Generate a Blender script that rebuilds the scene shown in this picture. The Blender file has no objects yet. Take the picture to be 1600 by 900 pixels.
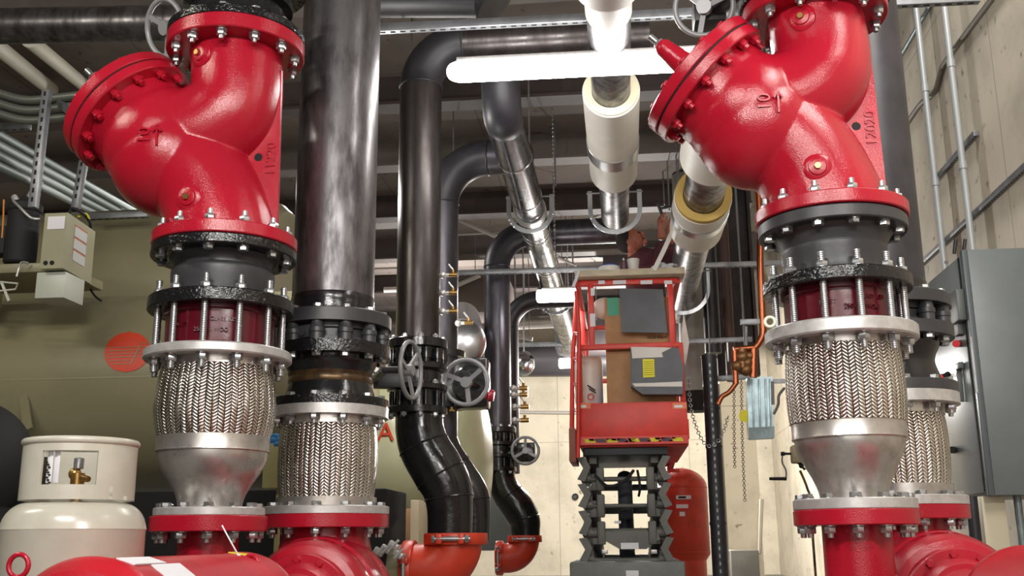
import bpy, bmesh, math, random
from mathutils import Vector, Matrix
random.seed(7)
PI = math.pi
SC = bpy.context.scene
COL = SC.collection

# ------------------------------------------------------------------ camera
F = 1640.0
CZ = 0.62
ROLL = math.radians(0.5)
_x0 = 178 * math.cos(ROLL) - 395 * math.sin(ROLL)
_y0 = -395 * math.cos(ROLL) - 178 * math.sin(ROLL)
PITCH = math.atan(-_y0 / F)
YAW = math.atan(_x0 / math.hypot(F, _y0))
fwd = Vector((-math.sin(YAW) * math.cos(PITCH), math.cos(YAW) * math.cos(PITCH), math.sin(PITCH)))
r0 = Vector((math.cos(YAW), math.sin(YAW), 0))
u0 = r0.cross(fwd)
CR = r0 * math.cos(ROLL) - u0 * math.sin(ROLL)
CU = r0 * math.sin(ROLL) + u0 * math.cos(ROLL)
CAMP = Vector((0, 0, CZ))
cd = bpy.data.cameras.new('camera')
cam = bpy.data.objects.new('camera', cd)
COL.objects.link(cam)
cd.sensor_width = 36.0
cd.lens = F / 1600 * 36
cd.clip_end = 200
cam.matrix_world = Matrix(((CR.x, CU.x, -fwd.x, 0), (CR.y, CU.y, -fwd.y, 0), (CR.z, CU.z, -fwd.z, CZ), (0, 0, 0, 1)))
SC.camera = cam

# ------------------------------------------------------------------ world, big lights, exposure
w = bpy.data.worlds.new('world')
SC.world = w
w.use_nodes = True
w.node_tree.nodes['Background'].inputs[0].default_value = (0.9, 0.92, 1.0, 1)
w.node_tree.nodes['Background'].inputs[1].default_value = 0.12
SC.view_settings.view_transform = 'Standard'
SC.view_settings.look = 'None'
SC.view_settings.gamma = 1
SC.view_settings.exposure = 0.35
SC.view_settings.use_curve_mapping = False
SC.cycles.max_bounces = 8
SC.cycles.sample_clamp_indirect = 6
SC.cycles.use_denoising = True


def area(name, loc, target, sx, sy, power, col=(1, 0.97, 0.93)):
    l = bpy.data.lights.new(name, 'AREA')
    l.shape = 'RECTANGLE'
    l.size = sx
    l.size_y = sy
    l.energy = power
    l.color = col
    o = bpy.data.objects.new(name, l)
    COL.objects.link(o)
    o.location = loc
    o.rotation_euler = (Vector(target) - Vector(loc)).to_track_quat('-Z', 'Y').to_euler()
    return o


# strip lights hanging behind and above the photographer (outside the frame); added shaft fill
area('strip_light_behind', (-0.9, 0.2, 2.75), (-1.1, 3.6, 1.2), 1.3, 0.14, 62)
area('strip_light_behind_right', (1.2, -0.3, 2.75), (1.0, 3.6, 1.2), 1.3, 0.14, 62)
area('strip_light_aisle_left', (-3.6, 2.2, 3.3), (-3.0, 4.5, 0.5), 1.3, 0.14, 28, (1, 0.95, 0.82))
area('strip_light_aisle_right', (1.7, 2.6, 3.6), (2.7, 6.0, 1.6), 0.14, 1.3, 48)
area('shaft_fill_light', (1.7, 5.2, 7.2), (2.75, 7.5, 3.6), 0.14, 1.3, 130)  # added fill without a fixture, brightens the upper right wall
area('strip_light_hall', (-3.2, 9.0, 3.9), (-3.2, 9.0, 0), 1.3, 0.14, 60)


def point(name, loc, power, rad=0.08, col=(1, 0.97, 0.93)):
    l = bpy.data.lights.new(name, 'POINT')
    l.energy = power
    l.shadow_soft_size = rad
    l.color = col
    o = bpy.data.objects.new(name, l)
    COL.objects.link(o)
    o.location = loc
    return o


point('hall_fill_light', (0.25, 15.5, 2.75), 680)  # added point fills without fixtures, brightening the far hall and back wall
point('hall_fill_light', (0.2, 11.2, 2.45), 60)
point('hall_fill_light', (-2.6, 14.0, 2.9), 200)

area('fill_light_behind_camera', (0.0, -3.4, 1.9), (0, 6, 2.2), 4.5, 2.2, 75, (1, 0.95, 0.9))  # added soft fill behind the camera, standing in for bounced light

# ------------------------------------------------------------------ helpers


def unp(px, py, Y):
    d = F * fwd + (px - 800) * CR - (py - 450) * CU
    return CAMP + d * (Y / d.y)


def unX(px, py, X):
    d = F * fwd + (px - 800) * CR - (py - 450) * CU
    return CAMP + d * (X / d.x)


def unZ(px, py, Z):
    d = F * fwd + (px - 800) * CR - (py - 450) * CU
    return CAMP + d * ((Z - CZ) / d.z)


def sc(P):
    return (P - CAMP).dot(fwd) / F


def proj(P):
    v = P - CAMP
    k = F / v.dot(fwd)
    return 800 + v.dot(CR) * k, 450 - v.dot(CU) * k


def lin(r, g, b):
    f = lambda c: (c / 255 / 12.92) if c / 255 <= 0.04045 else ((c / 255 + 0.055) / 1.055) ** 2.4
    return (f(r), f(g), f(b), 1)


MATS = {}


def mat(name, col, rough=0.5, metal=0.0, var=0.0, vscale=6.0, bump=0.0, bscale=60.0, coat=0.0, spec=0.5,
        col2=None, mixlo=0.45, mixhi=0.6, stretch=(1, 1, 1), rvar=0.0, emit=0.0, emitcol=None, alpha=1.0):
    if name in MATS:
        return MATS[name]
    m = bpy.data.materials.new(name)
    m.use_nodes = True
    nt = m.node_tree
    b = nt.nodes['Principled BSDF']
    b.inputs['Base Color'].default_value = col
    b.inputs['Roughness'].default_value = rough
    b.inputs['Metallic'].default_value = metal
    b.inputs['Specular IOR Level'].default_value = spec
    b.inputs['Coat Weight'].default_value = coat
    b.inputs['Coat Roughness'].default_value = 0.08
    b.inputs['Alpha'].default_value = alpha
    if emit:
        b.inputs['Emission Color'].default_value = emitcol or col
        b.inputs['Emission Strength'].default_value = emit
    need = var or col2 or bump or rvar
    if need:
        tc = nt.nodes.new('ShaderNodeTexCoord')
        mp = nt.nodes.new('ShaderNodeMapping')
        mp.inputs['Scale'].default_value = stretch
        nt.links.new(tc.outputs['Object'], mp.inputs[0])
    if var or col2 or rvar:
        n = nt.nodes.new('ShaderNodeTexNoise')
        n.inputs['Scale'].default_value = vscale
        n.inputs['Detail'].default_value = 5
        n.inputs['Roughness'].default_value = 0.6
        nt.links.new(mp.outputs[0], n.inputs['Vector'])
        cr = nt.nodes.new('ShaderNodeValToRGB')
        cr.color_ramp.elements[0].position = mixlo
        cr.color_ramp.elements[1].position = mixhi
        if col2:
            cr.color_ramp.elements[0].color = col
            cr.color_ramp.elements[1].color = col2
        else:
            cr.color_ramp.elements[0].color = [c * (1 - var) for c in col[:3]] + [1]
            cr.color_ramp.elements[1].color = [min(1, c * (1 + var)) for c in col[:3]] + [1]
        nt.links.new(n.outputs['Fac'], cr.inputs[0])
        if var or col2:
            nt.links.new(cr.outputs[0], b.inputs['Base Color'])
        if rvar:
            mr = nt.nodes.new('ShaderNodeMapRange')
            mr.inputs[1].default_value = 0.3
            mr.inputs[2].default_value = 0.7
            mr.inputs[3].default_value = max(0.03, rough - rvar)
            mr.inputs[4].default_value = min(1, rough + rvar)
            nt.links.new(n.outputs['Fac'], mr.inputs[0])
            nt.links.new(mr.outputs[0], b.inputs['Roughness'])
    if bump:
        n2 = nt.nodes.new('ShaderNodeTexNoise')
        n2.inputs['Scale'].default_value = bscale
        n2.inputs['Detail'].default_value = 3
        nt.links.new(mp.outputs[0], n2.inputs['Vector'])
        bp = nt.nodes.new('ShaderNodeBump')
        bp.inputs['Strength'].default_value = bump
        bp.inputs['Distance'].default_value = 0.004
        nt.links.new(n2.outputs['Fac'], bp.inputs['Height'])
        nt.links.new(bp.outputs[0], b.inputs['Normal'])
        if coat:
            nt.links.new(bp.outputs[0], b.inputs['Coat Normal'])
    MATS[name] = m
    return m


def braid_mat(name, ncol, pitch, tint):
    m = bpy.data.materials.new(name)
    m.use_nodes = True
    nt = m.node_tree
    N = nt.nodes
    L = nt.links
    b = N['Principled BSDF']
    b.inputs['Metallic'].default_value = 1
    b.inputs['Roughness'].default_value = 0.24
    uv = N.new('ShaderNodeUVMap')
    sp = N.new('ShaderNodeSeparateXYZ')
    L.new(uv.outputs[0], sp.inputs[0])

    def M(op, a, c=None):
        n = N.new('ShaderNodeMath')
        n.operation = op
        for i, v in enumerate((a, c)):
            if v is None:
                continue
            if isinstance(v, (int, float)):
                n.inputs[i].default_value = v
            else:
                L.new(v, n.inputs[i])
        return n.outputs[0]
    u = M('MULTIPLY', sp.outputs[0], ncol)
    tri = M('PINGPONG', u, 1.0)                        # zig-zag: direction flips each column
    v = M('DIVIDE', sp.outputs[1], pitch)
    t = M('FRACT', M('ADD', v, M('MULTIPLY', tri, 1.15)))
    bulge = M('SINE', M('MULTIPLY', t, PI))            # across one strand
    fu = M('FRACT', u)
    arch = M('SINE', M('MULTIPLY', fu, PI))            # over / under along the strand
    h = M('MULTIPLY', M('POWER', bulge, 0.6), M('POWER', M('ADD', arch, 0.02), 0.5))
    cr = N.new('ShaderNodeValToRGB')
    cr.color_ramp.elements[0].position = 0.25
    cr.color_ramp.elements[0].color = (0.16, 0.14, 0.12, 1)
    cr.color_ramp.elements[1].position = 0.7
    cr.color_ramp.elements[1].color = tint
    L.new(h, cr.inputs[0])
    tc = N.new('ShaderNodeTexCoord')
    ns = N.new('ShaderNodeTexNoise')
    ns.inputs['Scale'].default_value = 9
    L.new(tc.outputs['Object'], ns.inputs['Vector'])
    mr = N.new('ShaderNodeMapRange')
    mr.inputs[1].default_value = 0.35
    mr.inputs[2].default_value = 0.7
    mr.inputs[3].default_value = 0.18
    mr.inputs[4].default_value = 0.42
    L.new(ns.outputs['Fac'], mr.inputs[0])
    L.new(mr.outputs[0], b.inputs['Roughness'])
    L.new(cr.outputs[0], b.inputs['Base Color'])
    bp = N.new('ShaderNodeBump')
    bp.inputs['Strength'].default_value = 1.0
    bp.inputs['Distance'].default_value = 0.0035
    L.new(h, bp.inputs['Height'])
    L.new(bp.outputs[0], b.inputs['Normal'])
    MATS[name] = m
    return m


RED = mat('red_enamel', lin(166, 22, 42), 0.17, bump=0.26, bscale=230, var=0.06, vscale=3)
REDM = mat('pump_red_enamel', lin(178, 28, 42), 0.33, bump=0.15, bscale=60, var=0.1, vscale=4)
ORED = mat('orange_red_paint', lin(196, 56, 30), 0.4, var=0.1, vscale=5, bump=0.15, bscale=40)
DKRED = mat('maroon_rubber', lin(84, 12, 26), 0.25, bump=0.15, bscale=40)
BLACK = mat('black_gloss_paint', lin(26, 26, 28), 0.2, bump=0.25, bscale=45, rvar=0.08, vscale=20)
SATIN = mat('black_satin_iron', lin(54, 54, 57), 0.42, bump=0.1, bscale=60, var=0.15)
ROUGHB = mat('chipped_black_flange', lin(22, 22, 24), 0.18, bump=1.0, bscale=70, col2=lin(120, 118, 115), mixlo=0.66, mixhi=0.72, vscale=45)
PIPE = mat('mill_black_pipe', lin(128, 126, 128), 0.36, metal=0.85, col2=lin(72, 68, 70), mixlo=0.35, mixhi=0.65,
           vscale=5, stretch=(3, 3, 0.8), rvar=0.09, bump=0.1, bscale=22)
PIPE3 = mat('brown_black_pipe', lin(84, 80, 80), 0.33, metal=0.8, col2=lin(56, 50, 48), mixlo=0.35, mixhi=0.65, vscale=4, stretch=(3, 3, 0.8), rvar=0.08)
PIPEB = mat('black_pipe', lin(72, 70, 76), 0.34, metal=0.6, var=0.2, vscale=6, stretch=(3, 3, 0.6), rvar=0.06)
PIPED = mat('dull_black_pipe', lin(44, 42, 48), 0.45, metal=0.1, var=0.2, vscale=6)
JACKET = mat('scuffed_pipe_with_run_marks', lin(96, 96, 98), 0.24, metal=0.9, col2=lin(40, 38, 40), mixlo=0.4, mixhi=0.65, vscale=7, rvar=0.08)
ZINC = mat('zinc_plated_steel', lin(178, 180, 182), 0.3, metal=0.9)
ALU = mat('brushed_stainless', lin(196, 192, 188), 0.33, metal=0.85, var=0.08, vscale=14, rvar=0.1, col2=lin(160, 150, 142), mixlo=0.45, mixhi=0.75)
SILV = mat('silver_flange', lin(194, 192, 190), 0.4, metal=0.5, var=0.08, vscale=30)
GALV = mat('galvanized_conduit', lin(132, 142, 142), 0.5, metal=0.55, var=0.12, vscale=8)
STRUT = mat('galvanized_strut', lin(138, 140, 144), 0.45, metal=0.6, var=0.12, vscale=8)
HOLE = mat('dark_slot', lin(14, 14, 15), 0.8)
OLIVE = mat('olive_beige_enamel', lin(132, 126, 98), 0.38, var=0.05, vscale=2, bump=0.08, bscale=12)
CREAMT = mat('cream_tank_enamel', lin(196, 196, 160), 0.3, var=0.04, vscale=2)
PROP = mat('warm_white_enamel', lin(182, 178, 164), 0.24, var=0.05, vscale=6, bump=0.08, bscale=25)
WHITE = mat('white_jacket', lin(224, 218, 210), 0.5, var=0.03)
YINS = mat('yellow_insulation', lin(190, 160, 92), 0.9)
GREYP = mat('grey_panel_enamel', lin(104, 110, 110), 0.36, var=0.04, vscale=5)
GREYW = mat('grey_handwheel_paint', lin(142, 142, 144), 0.38, metal=0.15)
RUST = mat('rusty_weld_band', lin(108, 84, 56), 0.35, metal=0.6, col2=lin(40, 34, 30), mixlo=0.4, mixhi=0.7, vscale=20)
BRASS = mat('brass', lin(176, 140, 84), 0.3, metal=0.9)
COPPER = mat('copper', lin(164, 94, 64), 0.32, metal=0.9)
CHROME = mat('polished_steel', lin(210, 210, 214), 0.14, metal=1.0)
RUBB = mat('black_foam_rubber', lin(24, 24, 25), 0.75, bump=0.1)
PLASB = mat('black_plastic', lin(30, 30, 32), 0.45)
CARD = mat('cardboard', lin(176, 136, 98), 0.85, var=0.08)
PAPER = mat('white_paper', lin(222, 222, 226), 0.7)
DGREY = mat('dark_grey_paint', lin(74, 76, 82), 0.5, var=0.1)
MGREY = mat('machine_grey_paint', lin(96, 96, 92), 0.5, var=0.1)
YEL = mat('yellow_label', lin(214, 204, 40), 0.6)
GREEN = mat('green_label', lin(90, 172, 140), 0.7)
REDL = mat('red_label', lin(206, 40, 44), 0.6)
ORL = mat('orange_label', lin(226, 128, 88), 0.6)
TANOR = mat('orange_red_emblem', lin(206, 62, 34), 0.45)
BLUEP = mat('blue_plastic', lin(46, 84, 178), 0.5)
LAMP = mat('lit_diffuser', (1, 1, 1, 1), 0.5, emit=26, emitcol=(1, 0.98, 0.95, 1))
BRAID2 = braid_mat('braided_stainless_rear', 58, 0.0125, (0.92, 0.87, 0.80, 1))
BRAID = braid_mat('braided_stainless', 60, 0.0115, (0.92, 0.87, 0.80, 1))


def frame(ax):
    ax = ax.normalized()
    h = Vector((0, 0, 1)) if abs(ax.z) < 0.9 else Vector((1, 0, 0))
    x = h.cross(ax).normalized()
    return x, ax.cross(x), ax


class MB:
    def __init__(s):
        s.bm = bmesh.new()
        s.uv = s.bm.loops.layers.uv.new('UVMap')

    def lathe(s, prof, o, ax=(0, 0, 1), seg=48, closed=False, arc=None):
        """prof: list of (radius, distance along the axis)"""
        o = Vector(o)
        X, Yv, A = frame(Vector(ax))
        n = seg
        rings = []
        for r, t in prof:
            if r <= 1e-6:
                rings.append([s.bm.verts.new(o + A * t)])
            else:
                ring = []
                for i in range(n):
                    a = 2 * PI * i / n
                    ring.append(s.bm.verts.new(o + A * t + (X * math.cos(a) + Yv * math.sin(a)) * r))
                rings.append(ring)
        L = [0]
        for k in range(1, len(prof)):
            L.append(L[-1] + math.hypot(prof[k][0] - prof[k - 1][0], prof[k][1] - prof[k - 1][1]))
        pairs = list(range(len(rings) - 1))
        if closed:
            pairs.append(len(rings) - 1)
        for k in pairs:
            k2 = (k + 1) % len(rings)
            a, b = rings[k], rings[k2]
            for i in range(n):
                j = (i + 1) % n
                if len(a) == 1 and len(b) == 1:
                    continue
                if len(a) == 1:
                    vs = [a[0], b[j], b[i]]
                    uvs = [(i / n, L[k]), ((i + 1) / n, L[k2]), (i / n, L[k2])]
                elif len(b) == 1:
                    vs = [a[i], a[j], b[0]]
                    uvs = [(i / n, L[k]), ((i + 1) / n, L[k]), (i / n, L[k2])]
                else:
                    vs = [a[i], a[j], b[j], b[i]]
                    uvs = [(i / n, L[k]), ((i + 1) / n, L[k]), ((i + 1) / n, L[k2]), (i / n, L[k2])]
                f = s.bm.faces.new(vs)
                for l, q in zip(f.loops, uvs):
                    l[s.uv].uv = q
        return s

    def cyl(s, p0, p1, r0, r1=None, seg=24, bev=0.0):
        p0, p1 = Vector(p0), Vector(p1)
        r1 = r0 if r1 is None else r1
        h = (p1 - p0).length
        if bev:
            pr = [(0, 0), (r0 - bev, 0), (r0, bev), (r1, h - bev), (r1 - bev, h), (0, h)]
        else:
            pr = [(0, 0), (r0, 0), (r1, h), (0, h)]
        return s.lathe(pr, p0, p1 - p0, seg)

    def ring(s, p0, ax, ri, ro, h, seg=48, bev=0.002):
        pr = [(ri, 0), (ro - bev, 0), (ro, bev), (ro, h - bev), (ro - bev, h), (ri, h)]
        return s.lathe(pr, p0, ax, seg, closed=True)

    def tube(s, pts, rad, seg=20, cap=True):
        pts = [Vector(p) for p in pts]
        if isinstance(rad, (int, float)):
            rad = [rad] * len(pts)
        n = len(pts)
        T = []
        for i in range(n):
            a = pts[max(0, i - 1)]
            b = pts[min(n - 1, i + 1)]
            T.append((b - a).normalized())
        X, Yv, _ = frame(T[0])
        rings = []
        for i in range(n):
            if i:
                q = T[i - 1].rotation_difference(T[i])
                X = q @ X
                X = (X - T[i] * X.dot(T[i])).normalized()
            Yv = T[i].cross(X)
            k = 1.0
            rings.append([s.bm.verts.new(pts[i] + (X * math.cos(2 * PI * j / seg) + Yv * math.sin(2 * PI * j / seg)) * rad[i] * k) for j in range(seg)])
        for i in range(n - 1):
            for j in range(seg):
                k = (j + 1) % seg
                s.bm.faces.new([rings[i][j], rings[i][k], rings[i + 1][k], rings[i + 1][j]])
        if cap:
            s.bm.faces.new(rings[0][::-1])
            s.bm.faces.new(rings[-1])
        return s

    def torus(s, c, ax, R, r, seg=40, sides=10, sx=1.0):
        c = Vector(c)
        X, Yv, A = frame(Vector(ax))
        g = []
        for i in range(seg):
            a = 2 * PI * i / seg
            d = X * math.cos(a) + Yv * math.sin(a)
            g.append([s.bm.verts.new(c + d * (R + r * math.cos(2 * PI * j / sides)) + A * r * sx * math.sin(2 * PI * j / sides)) for j in range(sides)])
        for i in range(seg):
            for j in range(sides):
                i2, j2 = (i + 1) % seg, (j + 1) % sides
                s.bm.faces.new([g[i][j], g[i2][j], g[i2][j2], g[i][j2]])
        return s

    def box(s, c, size, R=None, bev=0.0):
        c = Vector(c)
        R = R or Matrix.Identity(3)
        hx, hy, hz = [v / 2 for v in size]
        sub = bmesh.new()
        vs = [sub.verts.new((x, y, z)) for x in (-hx, hx) for y in (-hy, hy) for z in (-hz, hz)]
        for f in ((0, 1, 3, 2), (4, 6, 7, 5), (0, 4, 5, 1), (2, 3, 7, 6), (0, 2, 6, 4), (1, 5, 7, 3)):
            sub.faces.new([vs[i] for i in f])
        if bev:
            bmesh.ops.bevel(sub, geom=list(sub.edges), offset=bev, segments=2, affect='EDGES', profile=0.5)
        mp = {}
        for v in sub.verts:
            mp[v] = s.bm.verts.new(c + R @ v.co)
        for f in sub.faces:
            s.bm.faces.new([mp[v] for v in f.verts])
        sub.free()
        return s

    def bar(s, p0, p1, wid, thk, up=(0, 0, 1), bev=0.0):
        p0, p1 = Vector(p0), Vector(p1)
        z = (p1 - p0).normalized()
        up = Vector(up)
        if abs(z.dot(up.normalized())) > 0.99:
            up = Vector((0, 1, 0))
        x = up.cross(z).normalized()
        y = z.cross(x)
        R = Matrix((x, y, z)).transposed()
        return s.box((p0 + p1) / 2, (wid, thk, (p1 - p0).length), R, bev)

    def prism(s, poly, ext):
        poly = [Vector(p) for p in poly]
        ext = Vector(ext)
        a = [s.bm.verts.new(p) for p in poly]
        b = [s.bm.verts.new(p + ext) for p in poly]
        s.bm.faces.new(a[::-1])
        s.bm.faces.new(b)
        n = len(poly)
        for i in range(n):
            j = (i + 1) % n
            s.bm.faces.new([a[i], a[j], b[j], b[i]])
        return s

    def ball(s, c, r, sx=(1, 1, 1), seg=24, rings=14):
        c = Vector(c)
        sub = bmesh.new()
        bmesh.ops.create_uvsphere(sub, u_segments=seg, v_segments=rings, radius=r)
        mp = {}
        for v in sub.verts:
            mp[v] = s.bm.verts.new(c + Vector((v.co.x * sx[0], v.co.y * sx[1], v.co.z * sx[2])))
        for f in sub.faces:
            s.bm.faces.new([mp[v] for v in f.verts])
        sub.free()
        return s

    def hexn(s, p0, ax, rad, h, rot=0.0):
        p0 = Vector(p0)
        X, Yv, A = frame(Vector(ax))
        def ring(r, t):
            return [s.bm.verts.new(p0 + A * t + (X * math.cos(rot + i * PI / 3) + Yv * math.sin(rot + i * PI / 3)) * r) for i in range(6)]
        R = [ring(rad * .93, 0), ring(rad, h * .08), ring(rad, h * .86), ring(rad * .86, h)]
        s.bm.faces.new(R[0][::-1])
        s.bm.faces.new(R[-1])
        for k in range(3):
            for i in range(6):
                j = (i + 1) % 6
                s.bm.faces.new([R[k][i], R[k][j], R[k + 1][j], R[k + 1][i]])
        return s

    def mesh(s, name, off=Vector((0, 0, 0)), angle=38):
        bmesh.ops.recalc_face_normals(s.bm, faces=list(s.bm.faces))
        me = bpy.data.meshes.new(name)
        for v in s.bm.verts:
            v.co -= off
        s.bm.to_mesh(me)
        s.bm.free()
        me.shade_smooth()
        me.set_sharp_from_angle(angle=math.radians(angle))
        return me


def wloc(o):
    v = Vector((0, 0, 0))
    while o is not None:
        v += o.location
        o = o.parent
    return v


def tag(o, label=None, cat=None, group=None, kind=None):
    if label:
        o['label'] = label
    if cat:
        o['category'] = cat
    if group:
        o['group'] = group
    if kind:
        o['kind'] = kind
    return o


def thing(name, loc, label, cat, group=None):
    o = bpy.data.objects.new(name, None)
    COL.objects.link(o)
    o.location = loc
    o.empty_display_size = 0.05
    return tag(o, label, cat, group)


def part(name, mb, m, parent=None, label=None, angle=38):
    off = wloc(parent)
    me = mb.mesh(name, off, angle)
    me.materials.append(m)
    o = bpy.data.objects.new(name, me)
    COL.objects.link(o)
    o.parent = parent
    if label:
        o['label'] = label
    return o


def solo(name, mb, m, label, cat, group=None, angle=38):
    return tag(part(name, mb, m, None, None, angle), label, cat, group)


def struct(name, mb, m, parent=None):
    o = part(name, mb, m, parent)
    if parent is None:
        o['kind'] = 'structure'
    return o


def inst(name, me, parent, wl, rot=None):
    o = bpy.data.objects.new(name, me)
    COL.objects.link(o)
    o.parent = parent
    o.location = Vector(wl) - wloc(parent)
    if rot:
        o.rotation_euler = rot
    return o


def txt(body, size, loc, xdir, ydir, m, parent, ext=0.001, name='lettering', ax='CENTER'):
    c = bpy.data.curves.new(name, 'FONT')
    c.body = body
    c.size = size
    c.extrude = ext
    c.align_x = ax
    c.align_y = 'CENTER'
    c.materials.append(m)
    tmp = bpy.data.objects.new(name, c)
    me = bpy.data.meshes.new_from_object(tmp)
    bpy.data.objects.remove(tmp)
    o = bpy.data.objects.new(name, me)
    COL.objects.link(o)
    x = Vector(xdir).normalized()
    y = Vector(ydir)
    y = (y - x * y.dot(x)).normalized()
    z = x.cross(y)
    M = Matrix((x, y, z)).transposed().to_4x4()
    M.translation = Vector(loc) - wloc(parent)
    o.parent = parent
    o.matrix_local = M
    return o


def copy_tree(o, parent=None, delta=None):
    c = o.copy()
    COL.objects.link(c)
    c.parent = parent
    for ch in list(o.children):
        copy_tree(ch, c)
    return c


def spline(ctrl, n=8):
    """Catmull-Rom through control points (tuples of any length)"""
    P = [Vector(c) if not isinstance(c, Vector) else c for c in ctrl]
    out = []
    for i in range(len(P) - 1):
        p0, p1, p2, p3 = P[max(0, i - 1)], P[i], P[i + 1], P[min(len(P) - 1, i + 2)]
        for k in range(n):
            t = k / n
            out.append(0.5 * ((2 * p1) + (p2 - p0) * t + (2 * p0 - 5 * p1 + 4 * p2 - p3) * t * t + (3 * p1 - p0 - 3 * p2 + p3) * t ** 3))
    out.append(P[-1].copy())
    return out


def elbow_pts(a, c, b, r, n=10):
    """a -> corner c -> b with a bend of radius r"""
    a, c, b = Vector(a), Vector(c), Vector(b)
    d1 = (a - c).normalized()
    d2 = (b - c).normalized()
    ang = d1.angle(d2)
    t = r / math.tan(ang / 2)
    p1 = c + d1 * t
    p2 = c + d2 * t
    bis = (d1 + d2).normalized()
    o = c + bis * (r / math.sin(ang / 2))
    v1, v2 = p1 - o, p2 - o
    tot = v1.angle(v2)
    ax = v1.cross(v2).normalized()
    arc = [o + Matrix.Rotation(tot * i / n, 3, ax) @ v1 for i in range(n + 1)]
    return [a] + arc + [b]


# ------------------------------------------------------------------ room
XW, YB, ZC, XL = 2.75, 20.0, CZ + 3.75, -8.5
FLOORM = mat('grey_floor', lin(120, 118, 112), 0.6, var=0.15, vscale=1.5)


def wall_mat(name, base, seam_axis='Y'):
    m = bpy.data.materials.new(name)
    m.use_nodes = True
    nt = m.node_tree
    N, L = nt.nodes, nt.links
    b = N['Principled BSDF']
    b.inputs['Roughness'].default_value = 0.7
    tc = N.new('ShaderNodeTexCoord')
    n1 = N.new('ShaderNodeTexNoise')
    n1.inputs['Scale'].default_value = 1.3
    n1.inputs['Detail'].default_value = 8
    n1.inputs['Roughness'].default_value = 0.62
    L.new(tc.outputs['Object'], n1.inputs['Vector'])
    cr = N.new('ShaderNodeValToRGB')
    cr.color_ramp.elements[0].position = 0.32
    cr.color_ramp.elements[0].color = [c * 0.72 for c in base[:3]] + [1]
    cr.color_ramp.elements[1].position = 0.56
    cr.color_ramp.elements[1].color = base
    L.new(n1.outputs['Fac'], cr.inputs[0])
    n2 = N.new('ShaderNodeTexNoise')
    n2.inputs['Scale'].default_value = 9
    n2.inputs['Detail'].default_value = 6
    L.new(tc.outputs['Object'], n2.inputs['Vector'])
    c2 = N.new('ShaderNodeValToRGB')
    c2.color_ramp.elements[0].position = 0.28
    c2.color_ramp.elements[0].color = (0.45, 0.42, 0.36, 1)
    c2.color_ramp.elements[1].position = 0.36
    c2.color_ramp.elements[1].color = (1, 1, 1, 1)
    L.new(n2.outputs['Fac'], c2.inputs[0])
    mx = N.new('ShaderNodeMix')
    mx.data_type = 'RGBA'
    mx.blend_type = 'MULTIPLY'
    mx.inputs[0].default_value = 1
    L.new(cr.outputs[0], mx.inputs[6])
    L.new(c2.outputs[0], mx.inputs[7])
    # form joints
    sp = N.new('ShaderNodeSeparateXYZ')
    L.new(tc.outputs['Object'], sp.inputs[0])

    def M(op, a, c=None):
        n = N.new('ShaderNodeMath')
        n.operation = op
        for i, v in enumerate((a, c)):
            if v is None:
                continue
            if isinstance(v, (int, float)):
                n.inputs[i].default_value = v
            else:
                L.new(v, n.inputs[i])
        return n.outputs[0]
    j1 = M('LESS_THAN', M('FRACT', M('DIVIDE', sp.outputs[seam_axis], 1.22)), 0.012)
    j2 = M('LESS_THAN', M('FRACT', M('DIVIDE', sp.outputs['Z'], 2.44)), 0.005)
    j = M('MAXIMUM', j1, j2)
    m2 = N.new('ShaderNodeMix')
    m2.data_type = 'RGBA'
    L.new(M('MULTIPLY', j, 0.6), m2.inputs[0])
    L.new(mx.outputs[2], m2.inputs[6])
    m2.inputs[7].default_value = [c * 0.35 for c in base[:3]] + [1]
    L.new(m2.outputs[2], b.inputs['Base Color'])
    bp = N.new('ShaderNodeBump')
    bp.inputs['Strength'].default_value = 0.3
    bp.inputs['Distance'].default_value = 0.01
    L.new(n2.outputs['Fac'], bp.inputs['Height'])
    L.new(bp.outputs[0], b.inputs['Normal'])
    return m


WALLR = wall_mat('cream_concrete', lin(206, 196, 176))
WALLB = wall_mat('cream_concrete_back', lin(214, 204, 182), 'X')
CEILM = wall_mat('brown_grey_ceiling_planks', lin(122, 112, 106), 'X')
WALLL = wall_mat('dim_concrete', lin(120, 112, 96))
BEAM = mat('brown_steel_beam', lin(66, 56, 54), 0.7, var=0.2, vscale=3)
BEAML = mat('pale_beam_flange', lin(98, 90, 84), 0.7, var=0.1, vscale=3)

struct('floor', MB().box(((XW + XL) / 2, (YB - 4) / 2, -0.05), (XW - XL, YB + 4, 0.1)), FLOORM)
ZH = CZ + 7.2
XE = 1.5
struct('wall_right', MB().box((XW + 0.1, YB / 2 - 2, ZH / 2), (0.2, YB + 4, ZH)), WALLR)
struct('wall_back', MB().box(((XW + XL) / 2, YB + 0.1, ZH / 2), (XW - XL + .4, 0.2, ZH)), WALLB)
struct('wall_left', MB().box((XL - 0.1, YB / 2 - 2, ZC / 2), (0.2, YB + 4, ZC)), WALLL)
struct('wall_front', MB().box(((XW + XL) / 2, -4.1, ZH / 2), (XW - XL + .4, 0.2, ZH)), WALLL)
struct('ceiling', MB().box(((XE + XL) / 2, YB / 2 - 2, ZC + 0.11), (XE - XL, YB + 4, 0.22)), CEILM)
struct('ceiling_shaft', MB().box(((XW + XE) / 2, YB / 2 - 2, ZH + 0.06), (XW - XE + 1.2, YB + 4.2, 0.12)), CEILM)
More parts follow.
